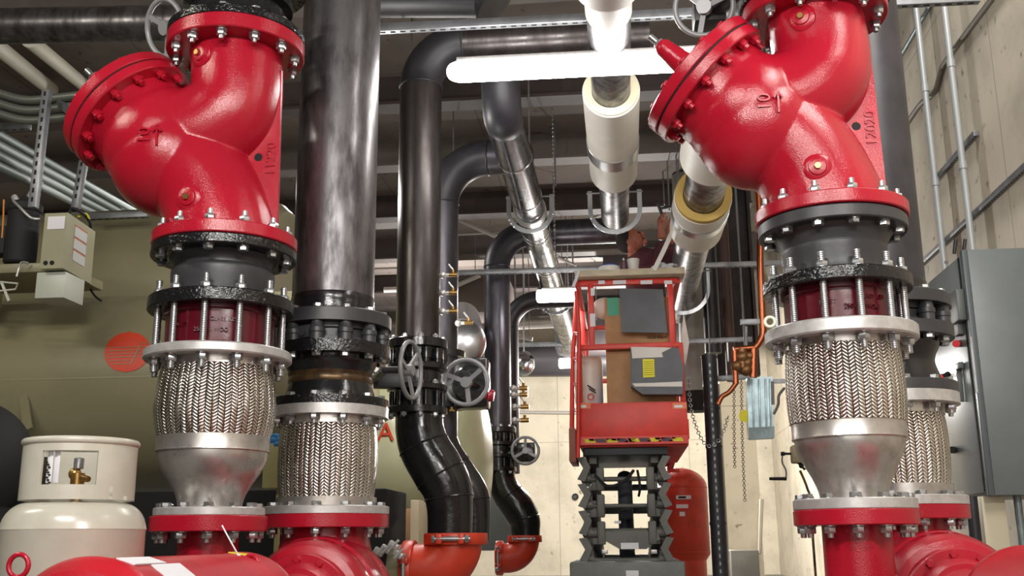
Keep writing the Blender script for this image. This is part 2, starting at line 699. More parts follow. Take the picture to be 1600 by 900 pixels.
for i, yb in enumerate((6.2, 7.9, 9.3, 10.9, 12.6, 14.4, 16.4)):
    mb = MB()
    cx = (XW + XL) / 2
    xr = XE - .05
    cx = (xr + XL) / 2
    mb.box((cx, yb, ZC - 0.13), (xr - XL, 0.02, 0.26))
    mb.box((cx, yb, ZC - 0.27), (xr - XL, 0.20, 0.025))
    b_ = part('ceiling_beam', mb, BEAM if i % 2 else BEAML)
    tag(b_, None, None, None, 'structure')

# ------------------------------------------------------------------ riser assemblies in the foreground


class Axis:
    """vertical axis at depth Y whose pixel position is cx at row cy"""

    def __init__(s, cx, cy, Y):
        P = unp(cx, cy, Y)
        s.X, s.Y = P.x, Y

    def z(s, y):
        lo, hi = CZ - 1.0, CZ + 4.0
        for _ in range(40):
            m = (lo + hi) / 2
            if proj(Vector((s.X, s.Y, m)))[1] > y:
                lo = m
            else:
                hi = m
        return (lo + hi) / 2

    def p(s, y):
        return Vector((s.X, s.Y, s.z(y)))

    def r(s, hw, y=450):
        return hw * sc(s.p(y)) * 0.997


def bolt_mesh(name, nut, h, stud, dirn, m, sr=0.55):
    """hex nut with the stud end poking out; nut sits on z=0 and points dirn"""
    mb = MB()
    mb.cyl((0, 0, 0), (0, 0, dirn * 0.003), nut * 1.12, seg=16)
    mb.hexn((0, 0, dirn * 0.003), (0, 0, dirn), nut, h)
    if stud:
        mb.cyl((0, 0, dirn * h), (0, 0, dirn * (h + stud)), nut * sr, nut * sr * .9, seg=12)
    me = mb.mesh(name)
    me.materials.append(m)
    return me


BOLT_DN = bolt_mesh('hex_bolt', 0.0185, 0.021, 0.016, -1, ZINC)
BOLT_DN0 = bolt_mesh('hex_bolt', 0.0185, 0.014, 0, -1, ZINC)
BOLT_UP = bolt_mesh('hex_bolt', 0.0185, 0.021, 0.022, 1, ZINC)
BOLT_UP0 = bolt_mesh('hex_bolt', 0.0185, 0.013, 0, 1, ZINC)
BOLT_BK = bolt_mesh('hex_bolt', 0.0185, 0.02, 0.014, -1, SATIN)


def bolts(parent, X, Y, z, R, n, me, a0=0.0, name='hex_bolt'):
    for i in range(n):
        a = a0 + 2 * PI * i / n
        inst(name, me, parent, (X + R * math.cos(a), Y + R * math.sin(a), z), (0, 0, a + random.random()))


def fl(mb, A, yt, yb, hw, bev=0.003, hole=0.0):
    """flange disc from rows yt (top) to yb (bottom)"""
    z0, z1 = A.z(yb), A.z(yt)
    r = A.r(hw, yb)
    mb.lathe([(0, 0), (r - bev, 0), (r, bev), (r, z1 - z0 - bev), (r - bev, z1 - z0), (0, z1 - z0)], (A.X, A.Y, z0), seg=96)
    return z0, z1, r


def prof(A, rows, n=6, seg=96, ax=None):
    """rows: (y, hw) from top to bottom -> smooth lathe"""
    pts = [(A.r(hw, y), A.z(y)) for y, hw in rows]
    pts = spline([Vector((a, b)) for a, b in pts], n)
    pts = [(p.x, p.y) for p in pts][::-1]
    z0 = pts[0][1]
    return [(0, 0)] + [(r, z - z0) for r, z in pts] + [(0, pts[-1][1] - z0)], (A.X, A.Y, z0)


def lathe_rows(A, rows, n=6, mb=None):
    mb = mb or MB()
    pr, o = prof(A, rows, n)
    mb.lathe(pr, o, seg=96)
    return mb


# ---- swing check valve, built once -------------------------------------------------
def build_check_valve(A, label, number):
    root = thing('check_valve', A.p(392), label, 'valve', 'red check valves')
    P = lambda x, y: unp(x, y, A.Y)
    S = sc(A.p(230))

    def tube_px(mb, ctrl, n=10):
        c = [Vector((*P(x, y), h * S)) for x, y, h in ctrl]
        c = spline([Vector((v[0], v[1], v[2], v[3])) for v in c], n)
        mb.tube([Vector((v[0], v[1], v[2])) for v in c], [v[3] for v in c], seg=40)
    mb = MB()
    # chamber
    mb.ball(P(254, 226), 93 * S, seg=48, rings=32)
    mb.ball(P(266, 250), 92 * S, seg=48, rings=32)
    # upper elbow
    tube_px(mb, [(369, 76, 72), (371, 112, 71), (370, 150, 72), (358, 180, 75), (330, 204, 76), (290, 218, 78), (262, 224, 80)])
    # lower elbow
    tube_px(mb, [(350, 382, 83), (346, 356, 82), (336, 320, 80), (318, 286, 80), (296, 262, 80), (268, 238, 80)])
    # neck to the bonnet
    n_ = (P(196, 170) - P(250, 224)).normalized()
    nv = Vector((n_.x, 0, n_.z)).normalized()
    cc = P(250, 224)
    mb.cyl(cc, cc + nv * 64 * S, 88 * S, 84 * S, seg=56)
    body = part('body', mb, RED, root, angle=180)
    rm = body.modifiers.new('merge', 'REMESH')
    rm.mode = 'VOXEL'
    rm.voxel_size = 0.0055
    rm.use_smooth_shade = True
    sm = body.modifiers.new('soften', 'SMOOTH')
    sm.factor = 0.6
    sm.iterations = 7
    # web rib between the elbows, in the middle plane
    t = 0.018
    poly = [P(441, 110), P(434, 365), P(395, 345), P(350, 232), P(400, 190)]
    mb = MB().prism([p - Vector((0, t / 2, 0)) for p in poly], (0, t, 0))
    web = part('rib', mb, RED, root)
    hp = P(405, 247) - Vector((0, t / 2 + .001, 0))
    part('lifting_hole', MB().cyl(hp, hp + Vector((0, 0.004, 0)), 6.5 * S, seg=20), HOLE, web)
    txt(number, 22 * S, P(425, 250) - Vector((0, t / 2 + .0005, 0)), (0, 0, 1), (-1, 0, 0), RED, web, 0.005, 'cast_number')
    # end flanges
    Ab = A
    mb = MB()
    z0b, z1b, rb = fl(mb, Ab, 373, 392, 111, 0.004)
    fb = part('bottom_flange', mb, RED, root)
    mb = MB()
    zt0, zt1 = A.z(89), A.z(68)
    rt = A.r(105, 80)
    mb.lathe([(0, 0), (rt - .004, 0), (rt, .004), (rt, zt1 - zt0 - .004), (rt - .004, zt1 - zt0), (0, zt1 - zt0)], (A.X, A.Y, zt0), seg=96)
    part('top_flange', mb, RED, root)
    bolts(root, A.X, A.Y, z1b, rb * .87, 12, BOLT_UP, 0.13)
    bolts(root, A.X, A.Y, zt0, rt * .87, 12, BOLT_DN, 0.13)
    # bonnet flange pair on the tilted neck
    c0 = cc + nv * 58 * S
    X_, Y_, A_ = frame(nv)
    R_ = 106 * S
    part('body_flange', MB().ring(c0, nv, 60 * S, R_, 17 * S, 96, .004), RED, root)
    cov = MB()
    g = c0 + nv * 20 * S
    cov.lathe([(0, 0), (R_ - .004, 0), (R_, .004), (R_, 16 * S), (R_ - .006, 18 * S), (70 * S, 19 * S), (60 * S, 26 * S), (0, 34 * S)], g, nv, 96)
    cover = part('bonnet', cov, RED, root)
    part('gasket', MB().ring(c0 + nv * 17 * S, nv, 50 * S, R_ * .97, 3 * S, 72, 0.0005), HOLE, root)
    # stub on the bonnet with its plug
    s0 = g + nv * 20 * S
    stub = MB().cyl(s0, s0 + nv * 60 * S, 21 * S, 14 * S, seg=28)
    stub.ball(s0 + nv * 60 * S, 14 * S)
    st = part('bonnet_stub', stub, RED, cover)
    pl = MB().hexn(s0 + nv * 66 * S, nv, 9 * S, 9 * S).cyl(s0 + nv * 60 * S, s0 + nv * 90 * S, 5 * S, seg=12)
    part('stub_plug', pl, ZINC, cover)
    nm = MB()
    nm.hexn((0, 0, 0), (0, 0, -1), 0.0185, 0.02).cyl((0, 0, -0.02), (0, 0, -0.034), 0.011, seg=12)
    nme = nm.mesh('bonnet_nut')
    nme.materials.append(RED)
    hm = MB()
    hm.hexn((0, 0, 0), (0, 0, 1), 0.0185, 0.014)
    hme = hm.mesh('bonnet_bolt_head')
    hme.materials.append(RED)
    q = nv.to_track_quat('Z', 'Y').to_euler()
    for i in range(14):
        a = 2 * PI * i / 14 + 0.1
        d = (X_ * math.cos(a) + Y_ * math.sin(a)) * R_ * .88
        inst('bonnet_nut', nme, root, c0 + d, q)
        inst('bonnet_bolt_head', hme, root, g + nv * 17 * S + d, q)
    # small tapped bosses with plugs, facing the aisle
    for (bx, by, dr) in ((337, 86, 0.0), (327, 320, 0.0)):
        hw = 72 if by < 200 else 80
        ctr = (369, 100) if by < 200 else (336, 320)
        dx = (bx - ctr[0]) / hw
        dy = -math.sqrt(max(0.05, 1 - dx * dx))
        base = P(*ctr) + Vector((dx * hw * S, dy * hw * S, 0)) * 0.94
        base.z = P(bx, by).z - (0.07 if by < 200 else 0.035)
        nn = Vector((dx, dy, -0.05)).normalized()
        b = MB().lathe([(0, -0.02), (20 * S, -0.02), (20 * S, .008), (17 * S, 0.014), (13 * S, .016), (12 * S, .022), (9 * S, .024), (0, .024)], base, nn, 32)
        bo = part('boss', b, RED, root)
        k = MB().hexn(base + nn * .022, nn, 5.2 * S, .012)
        part('brass_plug', k, BRASS, bo)
    # cast size mark and flow arrow on the chamber
    ctr = P(254, 226)
    dd = (P(226, 212) - CAMP).normalized()
    bpy.context.view_layer.update()
    be = body.evaluated_get(bpy.context.evaluated_depsgraph_get())
    mi = be.matrix_world.inverted()
    hit, hl, hn, _ = be.ray_cast(mi @ CAMP, dd)
    base = be.matrix_world @ hl
    nn = (hn + (base - ctr).normalized() * .5).normalized()
    base += nn * .0015
    print('cast mark', hit, base, nn)
    up = Vector((0, 0, 1))
    upt = (up - nn * up.dot(nn)).normalized()
    rt_ = upt.cross(nn) * 1
    txt('10', 26 * S, base, upt, -rt_, RED, root, 0.006, 'cast_size_mark')
    ab = base + rt_ * 19 * S
    am = MB().bar(ab - upt * 16 * S, ab + upt * 14 * S, 3 * S, 0.012, nn)
    am.bar(ab + upt * 15 * S, ab + upt * 6 * S - rt_ * 6 * S, 3 * S, .012, nn)
    am.bar(ab + upt * 15 * S, ab + upt * 6 * S + rt_ * 6 * S, 3 * S, .012, nn)
    part('flow_arrow', am, RED, root)
    return root, (z0b, zt1, rt)


A1 = Axis(342, 550, 3.6)
cv1, (cvz0, cvz1, cvr) = build_check_valve(A1, 'red check valve on the left riser, beside the wide plain black pipe', '11220')

A2 = Axis(520, 480, 4.15)
B1 = Axis(1313, 520, 3.47)
B2 = Axis(1393, 610, 4.1)

# copy for the right riser
cv2 = copy_tree(cv1)
kz = (B1.z(13) - B1.z(350)) / (cvz1 - cvz0)
cv2.scale = (1.0, 1.0, 1.0)
cv2.location = Vector((B1.X, B1.Y, B1.z(350) + (cv1.location.z - cvz0)))
cv2.scale = (kz, kz, kz)
tag(cv2, 'red check valve on the right riser, its bonnet against the long ceiling lamp')
for ch in cv2.children:
    for g in ch.children:
        if g.name.startswith('cast_number'):
            web2 = g.parent
            mtx = g.matrix_local.copy()
            bpy.data.objects.remove(g)
            P_ = web2.parent.location
            g2 = txt('12020', 22 * sc(A1.p(230)), (0, 0, 0), (0, 0, 1), (-1, 0, 0), RED, None, 0.005, 'cast_number')
            g2.parent = web2
            g2.matrix_local = mtx
            break
print('valve scale', kz)


# ---- pieces above the check valves -------------------------------------------------
def handwheel(mb, c, ax, R, r, hubr, spokes=3, a0=0.5, depth=0.03):
    c = Vector(c)
    X, Yv, A = frame(Vector(ax))
    mb.torus(c, A, R - r, r, 48, 12)
    mb.cyl(c - A * depth, c + A * .012, hubr, seg=20)
    for i in range(spokes):
        a = a0 + 2 * PI * i / spokes
        d = X * math.cos(a) + Yv * math.sin(a)
        mb.bar(c - A * depth * .5 + d * hubr * .6, c + d * (R - r * 1.5), r * 1.9, r * 1.1, A)


def top_valve(A, ybot, label, wheel_px, wheelY, wheelR, wax, cvtop):
    root = thing('butterfly_valve', (A.X, A.Y, cvtop), label, 'valve', 'black butterfly valves above the red check valves')
    z = cvtop
    r = cvr
    mb = MB().lathe([(0, 0), (r - .003, 0), (r, .003), (r, .030), (r - .004, .034), (0, .034)], (A.X, A.Y, z), seg=96)
    part('flange', mb, ROUGHB, root)
    bolts(root, A.X, A.Y, z + .034, r * .87, 12, BOLT_UP0, 0.13)
    mb = MB().lathe([(0, 0), (r * .72, 0), (r * .68, .04), (r * .68, .1), (r * .8, .11), (r * .8, .2), (0, .2)], (A.X, A.Y, z + .03), seg=72)
    part('body', mb, BLACK, root)
    mb = MB().lathe([(0, 0), (r, 0), (r, .03), (0, .03)], (A.X, A.Y, z + .23), seg=72)
    part('upper_flange', mb, ROUGHB, root)
    mb = MB().lathe([(0, 0), (r * .66, 0), (r * .66, 1.2), (0, 1.2)], (A.X, A.Y, z + .26), seg=72)
    part('riser_stub', mb, BLACK, root)
    wc = unp(*wheel_px, wheelY)
    mb = MB()
    handwheel(mb, wc, wax, wheelR, 0.011, 0.03, 3, 0.3)
    hw_ = part('handwheel', mb, GREYW, root)
    gx = wc - Vector(wax).normalized() * 0.16
    tgt = Vector((A.X, A.Y, z + .15))
    mb = MB().cyl(wc, gx, 0.013, seg=12)
    mb.box(gx, (0.13, 0.13, 0.11), bev=.01)
    mb.cyl(gx, Vector((tgt.x, tgt.y, gx.z)) if abs(gx.z - tgt.z) < .5 else tgt, 0.035, seg=16)
    part('gear_operator', mb, GREYW if False else SATIN, root)
    return root


top_valve(A1, 83, 'black butterfly valve bolted on top of the left red check valve', (258, 44), 3.75, 0.125, (-0.45, -0.75, -0.3), cvz1)
cvtop2 = cv2.location.z + (cvz1 - cv1.location.z) * kz
top_valve(B1, 20, 'black butterfly valve on the right red check valve, spoked grey handwheel beside it', (1100, 10), 3.85, 0.125, (-0.2, -0.95, -0.25), cvtop2)


# ---- reducer spool, tie-rod joint, braided connector, flanges ------------------------
def riser(A, rows, names, hwf, braid_rows, band, cone, bot, pumpneck, a0):
    # reducer
    y0, y1, yr = rows['red']
    root = thing('pipe_reducer', A.p(y1), names[0], 'pipe fitting', 'black reducers under the red check valves')
    mb = MB()
    z0, z1, r = fl(mb, A, y0, y1, hwf, 0.004)
    part('top_flange', mb, ROUGHB if rows['rough'] else SATIN, root)
    bolts(root, A.X, A.Y, z0, r * .87, 12, BOLT_DN0, 0.13)
    mb = lathe_rows(A, rows['cone'])
    part('reducer_body', mb, SATIN, root)
    ya, yb = rows['fl2']
    mb = MB()
    z2, z3, r2 = fl(mb, A, ya, yb, hwf, 0.004)
    part('bottom_flange', mb, ROUGHB, root)
    # wafer valve ring with its long studs
    ysf0, ysf1 = rows['sf']
    wv = thing('wafer_valve', A.p(ysf0), names[1], 'valve', 'maroon wafer valves held by long studs')
    zs0, zs1 = A.z(ysf1), A.z(ysf0)
    rr = A.r(rows['ringhw'], yb)
    mb = MB().lathe([(0, 0), (rr * 1.02, 0), (rr * 1.02, .01), (rr * .98, .014), (rr * .98, z2 - zs1 - .016), (rr * 1.02, z2 - zs1 - .012), (rr * 1.02, z2 - zs1), (0, z2 - zs1)],
                    (A.X, A.Y, zs1), seg=96)
    ring = part('valve_ring', mb, DKRED, wv)
    for k, (an, s) in enumerate(((-1.15, 'CLASS 125'), (-1.35, '250 PSI WOG'), (-1.95, 'INLET'))):
        d = Vector((math.cos(an), math.sin(an), 0))
        txt(s, .020, Vector((A.X, A.Y, zs1 + (z2 - zs1) * (0.5 if k == 2 else (.35 if k else .62)))) + d * rr * .985, Vector((-d.y, d.x, 0)) , (0, 0, 1), DKRED, ring, .003, 'cast_lettering')
    L = z3 - zs0
    sm = MB()
    top, bt = 0.052, 0.050
    sm.cyl((0, 0, -bt), (0, 0, L + top), 0.0108, seg=14)
    # thread ridges
    k = 0
    zz = -bt
    while zz < L + top - 0.003:
        sm.lathe([(0.0106, 0), (0.0122, 0.002), (0.0106, 0.004)], (0, 0, zz), seg=10)
        zz += 0.0062
    sm.hexn((0, 0, L), (0, 0, 1), 0.0185, 0.022).cyl((0, 0, L), (0, 0, L + .003), 0.022, seg=16)
    sm.hexn((0, 0, -.003), (0, 0, -1), 0.0185, 0.022).cyl((0, 0, 0), (0, 0, -.003), 0.022, seg=16)
    sme = sm.mesh('threaded_stud')
    sme.materials.append(ZINC)
    for i in range(12):
        a = a0 + 2 * PI * i / 12
        inst('threaded_stud', sme, wv, (A.X + r2 * .87 * math.cos(a), A.Y + r2 * .87 * math.sin(a), zs0))
    # braided connector
    fc = thing('flexible_connector', A.p(bot[1]), names[2], 'pipe fitting', 'braided steel flexible connectors')
    mb = MB()
    fl(mb, A, ysf0, ysf1, rows['sfhw'], .005)
    part('top_flange', mb, SILV, fc)
    mb = lathe_rows(A, braid_rows, 10)
    part('braid', mb, BRAID, fc)
    mb = MB()
    zc0, zc1 = A.z(braid_rows[0][0] + 4), A.z(ysf1)
    rc = A.r(braid_rows[0][1] - 1)
    mb.cyl((A.X, A.Y, zc0), (A.X, A.Y, zc1 + .004), rc, seg=72)
    part('top_collar', mb, ALU, fc)
    if band:
        mb = MB()
        zb0, zb1 = A.z(band[1]), A.z(band[0])
        rbn = A.r(band[2], 690)
        mb.lathe([(0, 0), (rbn - .002, 0), (rbn + .0015, .003), (rbn + .001, .006), (rbn, .009), (rbn, zb1 - zb0 - .002), (rbn - .002, zb1 - zb0), (0, zb1 - zb0)], (A.X, A.Y, zb0), seg=96)
        part('lower_band', mb, ALU, fc)
    if cone:
        part('cone', lathe_rows(A, cone), ALU, fc)
    mb = MB()
    z4, z5, r4 = fl(mb, A, bot[0], bot[1], bot[2], .003)
    part('bottom_flange', mb, SILV, fc)
    bolts(fc, A.X, A.Y, z5, r4 * .86, 12 if cone else 12, BOLT_UP0, 0.35)
    return r4


riser(A1, dict(red=(393, 408, 0), rough=True, cone=[(408, 82), (414, 76), (424, 73), (427, 77), (436, 79), (470, 76)], fl2=(472, 492, 0)[:2],
               sf=(552, 567), sfhw=113, ringhw=84),
      ['satin black reducer with chipped rim, under the left red check valve',
       'maroon ring valve between long zinc studs on the left riser',
       'bulging braided steel connector narrowing to a cone, nearest the propane cylinder'],
      111, [(576, 84), (600, 89), (640, 93), (668, 90), (684, 86)], (681, 708, 86), [(706, 84), (722, 82), (740, 74), (760, 61), (778, 52), (797, 48)],
      (794, 807, 85), None, 0.13)
riser(B1, dict(red=(351, 370, 0), rough=False, cone=[(369, 92), (378, 86), (392, 80), (398, 80), (425, 79), (440, 82)], fl2=(440, 460),
               sf=(516, 537), sfhw=116, ringhw=84),
      ['satin black reducer under the right red check valve',
       'maroon ring valve between long zinc studs on the right riser, beside the eye bolt',
       'braided steel connector with cone on the right riser, in front of another braid'],
      113, [(545, 86), (580, 89), (620, 91), (662, 89)], (659, 688, 87), [(686, 84), (702, 82), (725, 72), (745, 62), (765, 54), (782, 51)],
      (780, 797, 94), None, 0.13)


def second_riser(A, y, lab, rs):
    """plain riser pipe, lug butterfly valve, spool piece and braided connector"""
    p = thing('riser_pipe', A.p(y['pipe']), lab[0], 'pipe', 'large riser pipes behind the red valves')
    zb = A.z(y['pipe'])
    mb = MB().lathe([(0, 0), (rs['pipe'], 0), (rs['pipe'], ZC - zb), (0, ZC - zb)], (A.X, A.Y, zb), seg=96)
    part('pipe_wall', mb, PIPE if lab[4] else PIPED, p)
    mb = MB().lathe([(0, 0), (rs['pipe'] * 1.02, 0), (rs['pipe'] * 1.025, .012), (rs['pipe'] * 1.0, .03), (0, .03)], (A.X, A.Y, zb), seg=96)
    part('weld', mb, BLACK, p)
    z1, z0 = A.z(y['f1'][0]), A.z(y['f1'][1])
    part('flange', MB().lathe([(0, 0), (rs['fl'], 0), (rs['fl'], z1 - z0 - .004), (rs['fl'] - .004, z1 - z0), (0, z1 - z0)], (A.X, A.Y, z0), seg=96), SATIN, p)
    part('weld_neck', MB().lathe([(0, 0), (rs['pipe'] * 1.04, 0), (rs['pipe'] * 1.02, zb - z1), (0, zb - z1)], (A.X, A.Y, z1), seg=96), BLACK, p)
    bolts(p, A.X, A.Y, z1, rs['fl'] * .87, 12, BOLT_UP0, 0.0)
    # lug valve
    v = thing('lug_butterfly_valve', (A.X, A.Y, A.z(y['f2'][0])), lab[1], 'valve', 'black lug butterfly valves')
    za = A.z(y['f2'][0])
    h = z0 - za
    part('body', MB().lathe([(0, 0), (rs['fl'] * .80, 0), (rs['fl'] * .80, h * .25), (rs['fl'] * .74, h * .3), (rs['fl'] * .74, h * .7), (rs['fl'] * .8, h * .75), (rs['fl'] * .8, h), (0, h)], (A.X, A.Y, za), seg=72), SATIN, v)
    lug = MB()
    lug.lathe([(0, 0), (.028, 0), (.028, h * .35), (.031, h * .4), (.031, h * .62), (.027, h * .68), (.024, h), (0, h)], (0, 0, 0), seg=16)
    lme = lug.mesh('bolt_lug')
    lme.materials.append(SATIN)
    for i in range(12):
        a = 2 * PI * i / 12
        inst('bolt_lug', lme, v, (A.X + rs['fl'] * .87 * math.cos(a), A.Y + rs['fl'] * .87 * math.sin(a), za))
    pl = MB()
    for an in (-1.9,):
        d = Vector((math.cos(an), math.sin(an), 0))
        c = Vector((A.X, A.Y, za + h * .5)) + d * rs['fl'] * .78
        pl.box(c, (.12, .03, h * .7), Matrix.Rotation(an + PI / 2, 3, 'Z'), .004)
        pl.cyl(c + d * .012, c + d * .022, .02, seg=20)
    part('name_pad', pl, SATIN, v)
    # spool
    s = thing('pipe_spool', (A.X, A.Y, A.z(y['f3'][1])), lab[2], 'pipe fitting', 'short flanged spools')
    zc = A.z(y['f2'][1])
    part('top_flange', MB().lathe([(0, 0), (rs['fl'], 0), (rs['fl'], za - zc), (0, za - zc)], (A.X, A.Y, zc), seg=96), ROUGHB if lab[4] else SATIN, s)
    bolts(s, A.X, A.Y, zc, rs['fl'] * .87, 12, BOLT_DN0, 0.0)
    zd, ze = A.z(y['f3'][0]), A.z(y['f3'][1])
    part('bottom_flange', MB().lathe([(0, 0), (rs['fl'] * .98, 0), (rs['fl'] * .98, zd - ze), (0, zd - ze)], (A.X, A.Y, ze), seg=96), ROUGHB if lab[4] else SATIN, s)
    bolts(s, A.X, A.Y, zd, rs['fl'] * .87, 12, BOLT_UP0, 0.0)
    H = zc - zd
    q = rs['fl']
    pr = [(q * .76, 0), (q * .74, H * .15), (q * .69, H * .4), (q * .675, H * .52), (q * .70, H * .66), (q * .76, H * .85), (q * .78, H)]
    pr = [(p_.x, p_.y) for p_ in spline([Vector(a) for a in pr], 5)]
    part('neck', MB().lathe([(0, 0)] + pr + [(0, H)], (A.X, A.Y, zd), seg=96), BLACK, s)
    if lab[4]:
        part('weld_band', MB().lathe([(q * .69, H * .38), (q * .705, H * .42), (q * .70, H * .5), (q * .685, H * .55), (q * .70, H * .60), (q * .71, H * .63), (q * .68, H * .66)], (A.X, A.Y, zd), seg=96), RUST, s)
    # braided connector
    f = thing('flexible_connector', (A.X, A.Y, A.z(y['sb'][1])), lab[3], 'pipe fitting', 'braided steel flexible connectors')
    zf = A.z(y['sf'][1])
    part('top_flange', MB().lathe([(0, 0), (q * .98, 0), (q * .98, ze - zf), (0, ze - zf)], (A.X, A.Y, zf), seg=96), SILV, f)
    bolts(f, A.X, A.Y, zf, q * .86, 12, BOLT_DN, 0.0)
    y0, y1 = y['braid']
    k = rs['fl'] / A.r(91, y0) * (1.0)
    part('braid', lathe_rows(A, [(y0, 73), (y0 + 25, 76), ((y0 + y1) / 2, 77), (y1 - 25, 76), (y1, 73)], 10), BRAID2, f)
    part('top_collar', MB().cyl((A.X, A.Y, A.z(y0 + 3)), (A.X, A.Y, zf), A.r(73), seg=72), ALU, f)
    z7, z8 = A.z(y['sb'][1]), A.z(y['sb'][0])
    part('bottom_collar', MB().cyl((A.X, A.Y, z8), (A.X, A.Y, A.z(y1 - 4)), A.r(74.5), seg=72), ALU, f)
    rb = A.r(98, 790)
    part('bottom_flange', MB().lathe([(0, 0), (rb, 0), (rb, z8 - z7 - .003), (rb - .003, z8 - z7), (0, z8 - z7)], (A.X, A.Y, z7), seg=96), SILV, f)
    bolts(f, A.X, A.Y, z8, rb * .87, 12, BOLT_UP0, 0.1)
    return z7, rb


RFL = A2.r(92, 510)
zA2, rA2 = second_riser(A2, dict(pipe=478, f1=(497, 517), f2=(545, 563), f3=(627, 640), sf=(0, 655), braid=(664, 782), sb=(792, 804)),
                        ['wide plain black steel riser pipe with mill marks, second from the left',
                         'black lug butterfly valve low on the wide plain black pipe',
                         'black flanged spool with a rusty weld band above a braided connector',
                         'straight braided steel connector beside the blue rag', True],
                        dict(pipe=A2.r(63, 400), fl=RFL))
zB2, rB2 = second_riser(B2, dict(pipe=455, f1=(470, 489), f2=(517, 536), f3=(604, 620), sf=(0, 637), braid=(648, 762), sb=(776, 790)),
                        ['dark riser pipe standing behind the right red check valve',
                         'black lug butterfly valve beside the grey electrical cabinet',
                         'black flanged spool beside the grey electrical cabinet',
                         'braided steel connector at the rear, beside the grey electrical cabinet', False],
                        dict(pipe=A2.r(60, 400), fl=RFL))


